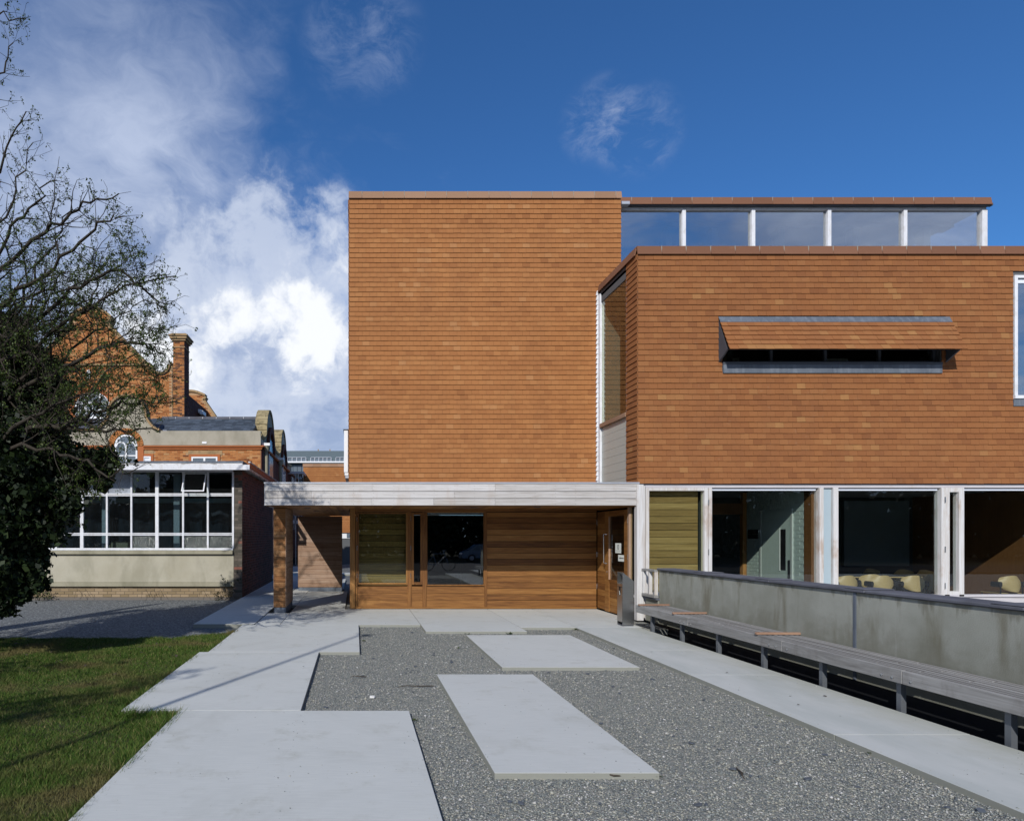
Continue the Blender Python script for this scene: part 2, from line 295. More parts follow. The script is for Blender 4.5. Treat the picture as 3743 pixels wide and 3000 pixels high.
finish(g, g.mix(n, (0.40, 0.40, 0.39), (0.56, 0.56, 0.55)), 0.33, n, 0.08, 0.001, 0.5, 1.0)
simple('steel_bright', (0.75, 0.76, 0.78), 0.2, 0.05, metal=1.0)
simple('black_plastic', (0.012, 0.012, 0.014), 0.45, 0.1)
simple('black_membrane', (0.020, 0.021, 0.024), 0.55, 0.3)
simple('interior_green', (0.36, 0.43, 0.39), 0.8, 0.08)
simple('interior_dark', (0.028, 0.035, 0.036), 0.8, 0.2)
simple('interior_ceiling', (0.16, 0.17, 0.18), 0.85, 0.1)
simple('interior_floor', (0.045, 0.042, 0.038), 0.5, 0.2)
simple('frosted_blue', (0.36, 0.44, 0.48), 0.35, 0.04, spec=0.5)
simple('panel_pale_green', (0.40, 0.44, 0.41), 0.3, 0.06, spec=0.5)
simple('blind_white', (0.72, 0.76, 0.84), 0.5, 0.04)
simple('paper', (0.72, 0.76, 0.72), 0.7, 0.03)
simple('ink', (0.05, 0.05, 0.06), 0.7, 0.03)
simple('paper_yellow', (0.68, 0.58, 0.22), 0.8, 0.12, 9)
simple('curtain_grey', (0.035, 0.042, 0.055), 0.9, 0.35, 2)
simple('cardboard', (0.55, 0.45, 0.30), 0.8, 0.08)
simple('office_panel', (0.10, 0.135, 0.155), 0.6, 0.08, 1)
simple('office_window', (0.13, 0.16, 0.19), 0.2, 0.2, 2, spec=0.6)
simple('grey_wall', (0.11, 0.115, 0.12), 0.9, 0.15)
simple('asphalt', (0.05, 0.05, 0.052), 0.9, 0.2)
simple('car_paint', (0.16, 0.21, 0.28), 0.25, 0.05, spec=0.6)
simple('tyre', (0.02, 0.02, 0.02), 0.8, 0.1)
simple('stone_slate', (0.10, 0.115, 0.135), 0.7, 0.35)
simple('stone_white', (0.72, 0.71, 0.68), 0.6, 0.1)

def glass_mat(name, tint=(0.86, 0.92, 0.90), f0=0.05, dirt=0.0, dirtcol=(0.4, 0.42, 0.42), rough=0.0, bumpy=0.0):
    m, g = newmat(name); p = pos(g)
    geo = g.n('ShaderNodeNewGeometry')
    dt = g.math('ABSOLUTE', g.vm('DOT_PRODUCT', geo.outputs['Normal'], geo.outputs['Incoming']).outputs['Value'])
    k = g.math('POWER', g.math('SUBTRACT', 1.0, dt, clamp=True), 5.0)
    fac = g.math('MULTIPLY_ADD', k, 1.0 - f0, f0)
    tr = g.n('ShaderNodeBsdfTransparent', ins={0: (*tint, 1)})
    gl = g.n('ShaderNodeBsdfGlossy', ins={0: (1, 1, 1, 1), 1: rough})
    bmp = g.n('ShaderNodeBump', ins={'Strength': 0.04 + bumpy, 'Distance': 0.01, 'Height': g.noise(p, 1.1 if not bumpy else 55, 2)})
    m.node_tree.links.new(bmp.outputs[0], gl.inputs['Normal'])
    mx = g.n('ShaderNodeMixShader', ins={0: fac, 1: tr.outputs[0], 2: gl.outputs[0]})
    out = mx.outputs[0]
    if dirt > 0:
        df = g.n('ShaderNodeBsdfDiffuse', ins={0: (*dirtcol, 1)})
        fc = g.math('MULTIPLY_ADD', g.sstep(g.noise(p, 2.5, 5, 0.65), 0.4, 0.75), dirt * 0.7, dirt * 0.5)
        out = g.n('ShaderNodeMixShader', ins={0: fc, 1: out, 2: df.outputs[0]}).outputs[0]
    g.n('ShaderNodeOutputMaterial', ins={0: out})
glass_mat('glass', (0.93, 0.955, 0.945), f0=0.035)
glass_mat('glass_green', (0.93, 0.955, 0.87), f0=0.05)
glass_mat('glass_sky', (0.66, 0.72, 0.75), f0=0.42)
glass_mat('glass_mirror', (0.80, 0.84, 0.84), f0=0.12)
glass_mat('glass_dirty', (0.55, 0.62, 0.64), f0=0.045, dirt=0.012)
glass_mat('glass_frosted', (0.45, 0.5, 0.55), f0=0.06, dirt=1.1, dirtcol=(0.36, 0.39, 0.44))
glass_mat('glass_pattern', (0.5, 0.55, 0.5), f0=0.10, dirt=0.25, dirtcol=(0.22, 0.24, 0.22), rough=0.15, bumpy=0.9)

# ------------------------------------------------------------------ mesh helpers
class MB:
    def __init__(s): s.v = []; s.f = []; s.r = []
    def add(s, vs, fs, r=0.5):
        b = len(s.v); s.v.extend([tuple(v) for v in vs]); s.f.extend([tuple(b + i for i in f) for f in fs]); s.r.extend([r] * len(fs))
    def hexa(s, p, r=0.5):   # p: 4 bottom (ccw from above), 4 top
        s.add(p, [(0, 3, 2, 1), (4, 5, 6, 7), (0, 1, 5, 4), (1, 2, 6, 5), (2, 3, 7, 6), (3, 0, 4, 7)], r)
    def box(s, x0, x1, y0, y1, z0, z1, r=None):
        if r is None: r = R.random()
        s.hexa([(x0, y0, z0), (x1, y0, z0), (x1, y1, z0), (x0, y1, z0), (x0, y0, z1), (x1, y0, z1), (x1, y1, z1), (x0, y1, z1)], r); return s
    def bbox(s, x0, x1, y0, y1, z0, z1, b=0.006, r=None):
        """box with chamfered edges"""
        if r is None: r = R.random()
        vs = []
        for z, i in ((z0, b), (z0 + b, 0), (z1 - b, 0), (z1, b)):
            c = b + i; e = i
            vs += [(x0 + c, y0 + e, z), (x1 - c, y0 + e, z), (x1 - e, y0 + c, z), (x1 - e, y1 - c, z), (x1 - c, y1 - e, z), (x0 + c, y1 - e, z), (x0 + e, y1 - c, z), (x0 + e, y0 + c, z)]
        fs = [tuple(reversed(range(8))), tuple(range(24, 32))]
        for k in range(3):
            for i in range(8):
                j = (i + 1) % 8; fs.append((k * 8 + i, k * 8 + j, k * 8 + 8 + j, k * 8 + 8 + i))
        s.add(vs, fs, r); return s
    def prism(s, pts, axis, a0, a1, r=None):
        """extrude a 2D outline: axis 'y' -> pts are (x,z); 'x' -> (y,z); 'z' -> (x,y)"""
        if r is None: r = R.random()
        def P(p, a): return {'y': (p[0], a, p[1]), 'x': (a, p[0], p[1]), 'z': (p[0], p[1], a)}[axis]
        n = len(pts); vs = [P(p, a0) for p in pts] + [P(p, a1) for p in pts]
        s.add(vs, [tuple(range(n)), tuple(reversed(range(n, 2 * n)))] + [(i, i + n, (i + 1) % n + n, (i + 1) % n) for i in range(n)], r); return s
    def tube(s, path, rad, n=6, r=0.5, cap=True):
        path = [Vector(p) for p in path]; b = len(s.v); k = len(path)
        for i, p in enumerate(path):
            t = (path[min(i + 1, k - 1)] - path[max(i - 1, 0)]).normalized()
            a = t.cross(Vector((0, 0, 1)))
            if a.length < 0.1: a = t.cross(Vector((0, 1, 0)))
            a.normalize(); c = t.cross(a); rr = rad[i] if isinstance(rad, (list, tuple)) else rad
            for j in range(n):
                w = 2 * math.pi * j / n; q = p + (a * math.cos(w) + c * math.sin(w)) * rr; s.v.append(tuple(q))
        for i in range(k - 1):
            for j in range(n):
                j2 = (j + 1) % n; s.f.append((b + i * n + j, b + i * n + j2, b + (i + 1) * n + j2, b + (i + 1) * n + j)); s.r.append(r)
        if cap: s.f.append(tuple(b + j for j in range(n))); s.r.append(r); s.f.append(tuple(b + (k - 1) * n + j for j in reversed(range(n)))); s.r.append(r)
        return s
    def mesh(s, name, mat):
        me = bpy.data.meshes.new(name); me.from_pydata(s.v, [], s.f)
        a = me.attributes.new('rnd', 'FLOAT', 'FACE'); a.data.foreach_set('value', s.r)
        if mat: me.materials.append(MT[mat])
        me.update(); return me
    def build(s, name, mat, parent=None, kind=None, smooth=False, label=None):
        me = s.mesh(name, mat)
        if smooth: me.polygons.foreach_set('use_smooth', [True] * len(me.polygons))
        return link(name, me, parent, kind, label)
def link(name, me, parent=None, kind=None, label=None):
    o = bpy.data.objects.new(name, me); C.objects.link(o)
    if parent:
        o.parent = parent; o.matrix_parent_inverse = WM[parent.name].inverted()
    WM[o.name] = Matrix.Identity(4)
    if kind: o['kind'] = kind
    if label: o['label'] = label
    return o
WM = {}
def thing(name, loc, label=None, cat=None, group=None, kind=None):
    o = bpy.data.objects.new(name, None); C.objects.link(o); o.location = loc; o.empty_display_size = 0.2
    WM[o.name] = Matrix.Translation(loc)
    if label: o['label'] = label
    if cat: o['category'] = cat
    if group: o['group'] = group
    if kind: o['kind'] = kind
    return o
def tag(o, label, cat, group=None):
    o['label'] = label; o['category'] = cat
    if group: o['group'] = group
    return o
def B(name, mat, parent, x0, x1, y0, y1, z0, z1, bev=0.0, label=None, kind=None):
    m = MB()
    (m.bbox(x0, x1, y0, y1, z0, z1, bev) if bev else m.box(x0, x1, y0, y1, z0, z1))
    return m.build(name, mat, parent, kind, label=label)
def np_mesh(name, verts, faces, mat, r=None):
    me = bpy.data.meshes.new(name); nv = len(verts); nf, k = faces.shape
    me.vertices.add(nv); me.vertices.foreach_set('co', verts.astype(np.float32).ravel())
    me.loops.add(nf * k); me.loops.foreach_set('vertex_index', faces.astype(np.int32).ravel())
    me.polygons.add(nf); me.polygons.foreach_set('loop_start', np.arange(0, nf * k, k, dtype=np.int32))
    me.polygons.foreach_set('loop_total', np.full(nf, k, dtype=np.int32))
    if r is not None:
        a = me.attributes.new('rnd', 'FLOAT', 'FACE'); a.data.foreach_set('value', r.astype(np.float32))
    me.materials.append(MT[mat]); me.update(calc_edges=True); return me

# ------------------------------------------------------------------ ground
GZ = -0.065
gr = MB(); gr.add([(-600, -600, -0.62), (600, -600, -0.62), (600, 900, -0.62), (-600, 900, -0.62)], [(0, 1, 2, 3)])
gr.build('ground', 'soil', None, 'structure')
# gravel court in front of and around the buildings (leaves the trench under the bench open)
gv = MB()
gv.box(-0.7, 4.2, 1.5, 12.6, -0.2, GZ + 0.02)
gv.build('gravel_court', 'gravel', None, 'structure')
gv = MB(); gv.box(-22, -0.8, 10.35, 19.5, -0.55, GZ); gv.box(-22, 5.0, 19.5, 60, -0.55, GZ)
gv.build('gravel_yard', 'gravel_grey', None, 'structure')
gv = MB(); gv.box(-0.75, 0.0, 12.9, 19.4, -0.5, GZ + .03); gv.box(4.95, 5.5, 11.25, 12.5, -0.12, -0.03)
gv.build('gravel_strip', 'gravel', None, 'structure')
lw = MB(); lw.box(-25, -1.2, -6, 10.35, -0.5, -0.045)
lw.build('lawn', 'soil', None, 'structure')
B('road', 'asphalt', None, -60, 60, -22, -12, -0.55, -0.50).__setitem__('kind', 'structure')
B('forecourt', 'asphalt', None, -1.2, 9, -12, 1.5, -0.5, -0.12).__setitem__('kind', 'structure')
B('terrace', 'concrete', None, 5.8, 30, -4, 12.2, -0.5, -0.1).__setitem__('kind', 'structure')
tr = MB(); tr.box(4.99, 5.9, 0.0, 11.25, -0.60, -0.55)
tr.build('trench', 'black_membrane', None, 'structure')

pav = thing('pavement', (0, 6, 0), kind='structure')
TS = 0.0
def slab(x0, x1, y0, y1, mat='concrete', top=0.0, th=0.09):
    e = 0.004
    B('slab', mat, pav, x0 + e, x1 - e, y0 + e, y1 - e, top - th, top, 0.0025)
slab(-1.63, 0.50, 0.9, 5.91); slab(-2.17, -0.50, 5.91, 8.90); slab(-2.05, 0.065, 8.90, 11.62)
slab(-2.95, -1.83, 11.62, 17.6, top=0.012, th=0.11); slab(-2.95, -1.83, 17.6, 24, top=0.012, th=0.11)
slab(-1.83, -1.37, 11.62, 13.36); slab(-1.83, -1.37, 14.9, 24)
slab(-1.37, 1.19, 11.62, 14.12); slab(-1.37, -0.22, 14.12, 18.6); slab(-1.37, -0.35, 19.1, 24)
slab(1.19, 2.91, 10.82, 14.12); slab(2.91, 3.90, 11.27, 14.12); slab(3.90, 5.06, 11.27, 14.12); slab(5.06, 5.33, 12.5, 14.12)
for y0, y1 in ((9.05, 11.27), (7.43, 9.05), (5.19, 7.43), (2.9, 5.19), (0.6, 2.9)): slab(3.885, 5.0, y0, y1, 'concrete_green', th=0.12)
slab(0.945, 2.075, 4.35, 7.46); slab(1.80, 3.50, 7.86, 10.42)
# small pads far beyond the passage
slab(-1.4, -0.2, 27, 28.2); slab(-3.4, -1.2, 24.2, 34)

# pebbles
rs = np.random.RandomState(3)
def pebbles(n, x0, x1, y0, y1, z, size, name, keep):
    y = y0 * (y1 / y0) ** rs.rand(n); x = x0 + (x1 - x0) * rs.rand(n)
    k = keep(x, y); x, y = x[k], y[k]; n = len(x)
    s = size * (0.5 + rs.rand(n) ** 2) * np.where(rs.rand(n) < .03, 1.9, 1)
    base = np.array([(1, 0, 0), (-1, 0, 0), (0, 1, 0), (0, -1, 0), (0, 0, 1), (0, 0, -1)], float)
    ang = rs.rand(n) * 6.28; ca, sa = np.cos(ang), np.sin(ang)
    v = base[None] * np.stack([s, s * (0.5 + 0.4 * rs.rand(n)), s * 0.45], 1)[:, None, :]
    v += (rs.rand(*v.shape) - 0.5) * s[:, None, None] * 0.4
    vx = v[..., 0] * ca[:, None] - v[..., 1] * sa[:, None]; vy = v[..., 0] * sa[:, None] + v[..., 1] * ca[:, None]
    v = np.stack([vx + x[:, None], vy + y[:, None], v[..., 2] + z + s[:, None] * 0.15], 2).reshape(-1, 3)
    fb = np.array([(0, 2, 4), (2, 1, 4), (1, 3, 4), (3, 0, 4), (2, 0, 5), (1, 2, 5), (3, 1, 5), (0, 3, 5)])
    f = (fb[None] + 6 * np.arange(n)[:, None, None]).reshape(-1, 3)
    r = np.repeat(rs.rand(n), 8)
    o = link(name, np_mesh(name, v, f, 'pebble', r), None, 'stuff'); return o
def court(x, y):
    k = (x > -0.5) & (x < 3.88)
    k &= ~((x < 0.5) & (y < 5.91)); k &= ~((x < 0.065) & (y > 8.9)); k &= ~((x > .94) & (x < 2.08) & (y > 4.35) & (y < 7.46))
    k &= ~((x > 1.8) & (x < 3.5) & (y > 7.86) & (y < 10.42)); k &= ~((x > 1.19) & (x < 2.91) & (y > 10.82)); k &= ~((x > 2.91) & (y > 11.27)); k &= y < 11.6
    return k
pebbles(140000, -0.5, 3.9, 3.4, 11.6, GZ + 0.024, 0.0072, 'gravel', court)

# lawn grass
def lawn_keep(x, y):
    k = (x > -0.56 * y - 0.3)
    return k & (x < np.where(y < 5.91, -1.63, np.where(y < 8.9, -2.17, -2.05)) + 0.02) & (y < 10.9 - np.maximum(0, np.minimum(1, (-2.3 - x) * 1.5)) * 0.55 + 0.05 * np.sin(x * 9))
def grass(n, name, h0, h1, xr, yr, keep, wd=0.0024, mat='grass'):
    y = yr[0] * (yr[1] / yr[0]) ** rs.rand(n); x = xr[0] + (xr[1] - xr[0]) * rs.rand(n)
    k = keep(x, y); x, y = x[k], y[k]; n = len(x)
    h = h0 + (h1 - h0) * rs.rand(n) ** 1.5
    h *= 0.7 + 0.6 * (0.5 + 0.5 * np.sin(x * 3.1 + 1.7 * np.sin(y * 2.3)) * np.cos(y * 2.7 + x))
    a = rs.rand(n) * 6.28; w = wd * (0.6 + 0.8 * rs.rand(n)) * (0.6 + y / 8); ln = h * (0.3 + 0.9 * rs.rand(n)); b = rs.rand(n) * 6.28
    z = np.full(n, -0.05)
    p0 = np.stack([x - w * np.cos(a), y - w * np.sin(a), z], 1); p1 = np.stack([x + w * np.cos(a), y + w * np.sin(a), z], 1)
    p2 = np.stack([x + ln * np.cos(b), y + ln * np.sin(b), z + h], 1)
    v = np.stack([p0, p1, p2], 1).reshape(-1, 3); f = np.arange(3 * n).reshape(-1, 3)
    return link(name, np_mesh(name, v, f, mat, rs.rand(n)), None, 'stuff')
go = grass(520000, 'lawn_grass', 0.018, 0.048, (-7, -1.6), (3.2, 11.0), lawn_keep)
def edge_keep(x, y):
    e = np.where(y < 5.91, -1.63, np.where(y < 8.9, -2.17, -2.05))
    return (x < e + 0.03) & (x > e - 0.10) & (y < 10.9) & (np.sin(y * 7) + np.sin(y * 17 + 1) > -0.9) | ((y > 5.78) & (y < 5.93) & (x > -2.2) & (x < -1.62))
grass(42000, 'edge_grass', 0.05, 0.11, (-2.3, -1.55), (3.2, 11.0), edge_keep, 0.003)

# ------------------------------------------------------------------ tile hanging
NSING = [0]
TVAR = {}
def tile_mesh(mat, k, w, gauge):
    key = (mat, k, round(w, 3), gauge)
    if key not in TVAR:
        m = MB(); h = gauge + 0.012; t = 0.012
        m.hexa([(0, -0.026, 0), (w, -0.026, 0), (w, -0.026 + t, 0), (0, -0.026 + t, 0), (0, -0.013, h), (w, -0.013, h), (w, -0.001, h), (0, -0.001, h)], (k + 0.5) / 16)
        TVAR[key] = m.mesh('tile', mat)
    return TVAR[key]
def tiles(parent, O, u, n, width, z0, z1, gauge, tw, mat, holes=(), singles=0, seed=0, edge=True, slope=None):
    """rows of overlapping tiles on a vertical wall; u along the wall, n outward normal"""
    rr = random.Random(seed); m = MB(); O = Vector(O); u = Vector(u); n = Vector(n)
    rows = int(round((z1 - z0) / gauge)); gauge = (z1 - z0) / rows; gq = round(gauge, 5)
    for j in range(rows):
        zb = z0 + j * gauge; x = 0.0; first = True; rowz = rr.uniform(-0.0015, 0.0015)
        if j % 2: widths0 = tw * 0.75 if not edge else tw * 1.27
        else: widths0 = tw * 0.77
        spans = [(0, width)]
        for (a, b, c, d) in holes:
            if zb + gauge * 0.6 > c and zb + gauge * 0.4 < d:
                ns = []
                for s0, s1 in spans:
                    if b <= s0 or a >= s1: ns.append((s0, s1)); continue
                    if a > s0: ns.append((s0, a))
                    if b < s1: ns.append((b, s1))
                spans = ns
        drift = 0.5
        while x < width - 0.01:
            w = (widths0 if first else tw); first = False
            x1 = min(x + w, width)
            if width - x1 < tw * 0.35: x1 = width
            drift = min(1, max(0, drift + rr.uniform(-0.35, 0.35)))
            for s0, s1 in spans:
                a, b = max(x, s0), min(x1, s1)
                if b - a < 0.015: continue
                r = min(1, max(0, 0.45 * drift + 0.55 * rr.random() + rr.gauss(0, 0.06)))
                gapw = 0.0015
                dz = rr.uniform(-0.0025, 0.0025) + rowz; do = rr.uniform(0, 0.004)
                if singles > 0 and abs((b - a) - tw) < 1e-4 and NSING[0] < 300:
                    o = bpy.data.objects.new('tile', tile_mesh(mat, int(r * 15.99), tw - 2 * gapw, gq)); C.objects.link(o)
                    P = O + u * (a + gapw) + n * do; 
                    ang = math.atan2(u.y, u.x)
                    o.parent = parent; o.matrix_parent_inverse = WM[parent.name].inverted()
                    o.location = (P.x, P.y, zb + dz); o.rotation_euler = (rr.uniform(-0.012, 0.012), rr.uniform(-0.006, 0.006), ang)
                    NSING[0] += 1; singles -= 1
                    continue
                h = gauge + 0.012; t = 0.012; tl = rr.uniform(-0.0012, 0.0012)
                def Q(uu, out, z): p = O + u * uu + n * out; return (p.x, p.y, z)
                a += gapw; b -= gapw
                bo = 0.026 + do; to = 0.0125
                m.hexa([Q(a, bo, zb + dz - tl), Q(b, bo, zb + dz + tl), Q(b, bo - t, zb + dz + tl), Q(a, bo - t, zb + dz - tl),
                        Q(a, to, zb + h), Q(b, to, zb + h), Q(b, to - t, zb + h), Q(a, to - t, zb + h)], r)
            x = x1
    return m.build('tile', mat, parent, 'stuff')

# ================================================================== THE MAIN BUILDING
BY = 12.31; TY = 14.25; XC = 5.43       # front plane of the right block, of the tower, and corner
bld = thing('tiled_building', (2.5, 14.25, 0), 'modern college building hung with orange clay tiles, glazed ground floor and timber canopy', 'building')
ZT = 9.10
# --- tower
tw_ = MB()
tw_.box(-0.125, 5.90, TY + 0.0, 20.5, 2.66, ZT + 0.02)
tw = tw_.build('tower_wall', 'grey_wall', bld)
tiles(tw, (-0.13, TY, 0), (1, 0, 0), (0, -1, 0), 6.04, 2.58, ZT, 0.1083, 0.162, 'tile_tower', holes=[(5.575, 9, 0, 7.0)], singles=0, seed=1)
tiles(tw, (-0.125, 20.5, 0), (0, -1, 0), (-1, 0, 0), 6.25, 2.55, ZT, 0.1083, 0.162, 'tile_tower', seed=2)
tiles(tw, (5.90, TY, 0), (0, 1, 0), (1, 0, 0), 1.0, 7.2, ZT, 0.1083, 0.162, 'tile_tower', seed=3)
def coping(x0, x1, y, z, first, step=0.47, proud=0.055, h=0.165, ret=0.3, sub='coping_tile', par=None, tm_='terracotta'):
    """angled terracotta coping tiles along x, leaning back"""
    par = par or bld; x = x0; k = 0
    while x < x1 - 0.02:
        w = first if k == 0 else step
        xe = min(x + w, x1); e = 0.004; m = MB()
        if x1 - xe < 0.06: xe = x1
        j = R.uniform(-0.003, 0.003)
        pts = [(y - proud + j, z - h), (y - proud + j + 0.035, z), (y + ret, z + 0.01), (y + ret, z - 0.03), (y - proud + 0.055, z - 0.03), (y - proud + 0.022, z - h)]
        m.prism(pts, 'x', x + e, xe - e); m.build(sub, tm_, par)
        if k: B('mortar_joint', 'mortar', par, x - 0.007, x + 0.007, y - proud + 0.02, y + ret - 0.01, z - h + 0.03, z - 0.001)
        x = xe; k += 1
coping(-0.15, 5.925, TY, PZ(404, 14.25), 0.30, tm_='terracotta_pale')
B('coping_side', 'terracotta', bld, -0.165, -0.06, TY + 0.3, 20.5, ZT - 0.03, ZT + 0.15)
# projecting side window on the tower's left wall
w = B('side_window', 'paint_clean', bld, -0.255, -0.16, 14.45, 15.6, 3.04, 4.0, 0.01, label='white boxed side window projecting from the left wall of the tower')
B('lead_cap', 'lead', w, -0.27, -0.15, 14.43, 15.62, 4.005, 4.02)
B('sill', 'paint_clean', w, -0.24, -0.155, 14.46, 15.6, 2.98, 3.035); B('sill', 'zinc_pale', w, -0.225, -0.15, 14.47, 15.6, 2.92, 2.97)

# --- right block
blk = MB()
HX0, HX1, HZ0, HZ1 = 7.06, 11.26, 4.94, 5.80           # slot behind the hood
WX0, WX1, WZ0, WZ1 = 12.69, 15.4, PZ(833, 12.3), PZ(580, 12.3)
ZB0, ZB1 = 2.62, PZ(536, 12.3)
for a in ((XC, HX0, ZB0, ZB1), (HX0, HX1, ZB0, HZ0 - 0.02), (HX0, HX1, HZ1, ZB1), (HX1, WX0, ZB0, ZB1), (WX0, WX1, ZB0, WZ0), (WX0, WX1, WZ1, ZB1), (WX1, 18, ZB0, ZB1)):
    blk.box(a[0], a[1], BY, BY + 0.28, a[2], a[3])
blk.box(18, 18.3, BY, 24, 0, ZB1)
blk.box(XC + 0.3, 18, 23.7, 24, 0, ZB1)
blk.box(XC, 18, BY + 0.28, 14.24, ZB1 - 0.25, ZB1); blk.box(5.92, 18, 14.24, 23.7, ZB1 - 0.25, ZB1)
bw = blk.build('block_wall', 'grey_wall', bld)
fl = MB(); fl.box(XC + .12, 18, BY + 0.1, 23.7, 2.60, 2.85); fl.build('upper_floor', 'interior_ceiling', bld)
o0 = XC
HOLES = [(HX0 - o0 - 0.01, HX1 - o0 + 0.01, PZ(786, 12.3), HZ1 + 0.06), (6.985 - o0, 11.345 - o0, HZ1 - 0.15, HZ1 + 0.06), (WX0 - o0 - 0.05, WX1 - o0, PZ(853, 12.3), WZ1 + 0.02)]
tiles(bw, (XC, BY, 0), (1, 0, 0), (0, -1, 0), 12.6, PZ(1018, 12.3), ZB1, 0.1073, 0.167, 'tile_block', holes=HOLES, singles=300, seed=5)
# return wall tiles (a narrow strip, normal to -x)
RY = 12.31 + 0.47
tiles(bw, (XC, RY, 0), (0, -1, 0), (-1, 0, 0), 0.50, PZ(1018, 12.3), ZB1, 0.1073, 0.167, 'tile_block', seed=6, edge=False)
B('return_wall', 'grey_wall', bw, XC + 0.002, XC + 0.25, BY + 0.28, RY, ZB0, ZB1)
coping(XC - 0.02, 18, BY, PZ(517, 12.27), 0.47, ret=0.35)
# coping along the return
y = BY + 0.02; k = 0
while y < TY - 0.05:
    ye = min(y + 0.47, TY - 0.03); m = MB(); z = PZ(517, 12.27); h = 0.165; xr = XC
    m.prism([(xr - 0.055, z - h), (xr - 0.02, z), (xr + 0.3, z + 0.01), (xr + 0.3, z - 0.03), (xr, z - 0.03), (xr - 0.033, z - h)], 'y', y + 0.004, ye - 0.004)
    m.build('coping_tile', 'terracotta', bld); y = ye
# return glazing
zt = ZB1 - 0.06; zm = PZ(895, 14.0)
rg = thing('x', (0, 0, 0)); bpy.data.objects.remove(rg)
rw = MB(); rw.box(XC - 0.03, XC + 0.06, TY - 0.13, TY - 0.035, 2.60, zt); rw.box(XC, XC + 0.05, RY, TY - 0.13, zt - 0.06, zt); rw.box(XC, XC + 0.05, RY, RY + 0.05, 2.62, zt)
rw = rw.build('return_window', 'paint_white', bld)
B('transom', 'weathered_y', rw, XC - 0.045, XC + 0.05, RY, TY - 0.13, zm - 0.04, zm + 0.045)
B('pane', 'glass_green', rw, XC + 0.015, XC + 0.022, RY + 0.05, TY - 0.13, zm + 0.045, zt - 0.06)
pn = MB()
zc = 2.62
while zc < zm - 0.04:
    pn.box(XC + 0.01, XC + 0.02, RY + 0.03, TY - 0.13, zc + 0.002, min(zc + 0.165, zm - 0.042), 0.5); zc += 0.167
pn.build('spandrel_panel', 'panel_pale_green', rw)
st = MB()
zc = 2.62
while zc < zt:
    st.hexa([(XC - 0.085, TY - 0.05, zc), (XC - 0.035, TY - 0.05, zc), (XC - 0.035, TY - 0.02, zc), (XC - 0.085, TY - 0.02, zc), (XC - 0.06, TY - 0.05, zc + 0.1), (XC - 0.035, TY - 0.05, zc + 0.1), (XC - 0.035, TY - 0.02, zc + 0.1), (XC - 0.06, TY - 0.02, zc + 0.1)]); zc += 0.1083
st.build('edge_trim', 'paint_white', rw)
# interior behind the return glass
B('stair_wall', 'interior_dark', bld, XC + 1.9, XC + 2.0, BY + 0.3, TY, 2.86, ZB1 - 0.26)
# --- hood over the slot window
hood = thing('tiled_hood', (9.2, BY, 5.4)); hood.parent = bld; hood.matrix_parent_inverse = WM[bld.name].inverted(); hood['label'] = 'long tiled hood tilted out over the slot window'
HO = 0.36; zb_ = 5.10
HA, HB = 6.985, 11.345
hm = MB()
hm.hexa([(HA + 0.0, BY - HO + 0.03, zb_), (HB + 0.02, BY - HO + 0.03, zb_), (HB + 0.02, BY - HO + 0.07, zb_), (HA, BY - HO + 0.07, zb_), (HA, BY - 0.02, HZ1), (HB + 0.02, BY - 0.02, HZ1), (HB + 0.02, BY + 0.03, HZ1), (HA, BY + 0.03, HZ1)])
hm.build('hood_board', 'black_membrane', hood)
for xx in (HA - 0.005, HB - 0.005):
    m = MB(); m.prism([(BY - 0.002, HZ1 - 0.02), (BY - HO + 0.05, zb_ + 0.01), (BY - 0.002, HZ0 - 0.0)], 'x', xx, xx + 0.03)
    m.build('cheek', 'slate_dark', hood)
sd = Vector((0, -(HO), -(HZ1 - zb_))); L = sd.length; sd.normalize(); nn = Vector((0, sd.z, -sd.y)) * 1.0
if nn.y > 0: nn = -nn
ht = MB(); rr = random.Random(9)
base0 = Vector((HA - 0.02, BY - 0.03, HZ1)); nrow = 6; s0 = 0.125; gs = (L + 0.03 - s0) / nrow
for j in range(nrow):
    x = 0.0; wtot = HB - HA + 0.06; first = True; dr = 0.5
    while x < wtot:
        w_ = 0.167 * (0.72 if (j % 2 == 0 and first) else 1); first = False
        xe = min(x + w_, wtot); 
        if wtot - xe < 0.06: xe = wtot
        dr = min(1, max(0, dr + rr.uniform(-.3, .3)))
        def Q(uu, s, o): p = base0 + Vector((uu, 0, 0)) + sd * s + nn * o; return tuple(p)
        sa, sb = s0 + j * gs - 0.01, s0 + (j + 1) * gs + rr.uniform(-0.003, 0.003); a, b = x + 0.0015, xe - 0.0015
        lift = 0.028 + rr.uniform(0, 0.004); t = 0.012
        ht.hexa([Q(a, sb, lift), Q(b, sb, lift), Q(b, sb, lift - t), Q(a, sb, lift - t), Q(a, sa, 0.012), Q(b, sa, 0.012), Q(b, sa, 0.0), Q(a, sa, 0.0)], min(1, max(0, 0.15 + dr * .45 + .5 * rr.random())))
        x = xe
ht.build('tile', 'tile_block', hood, 'stuff')
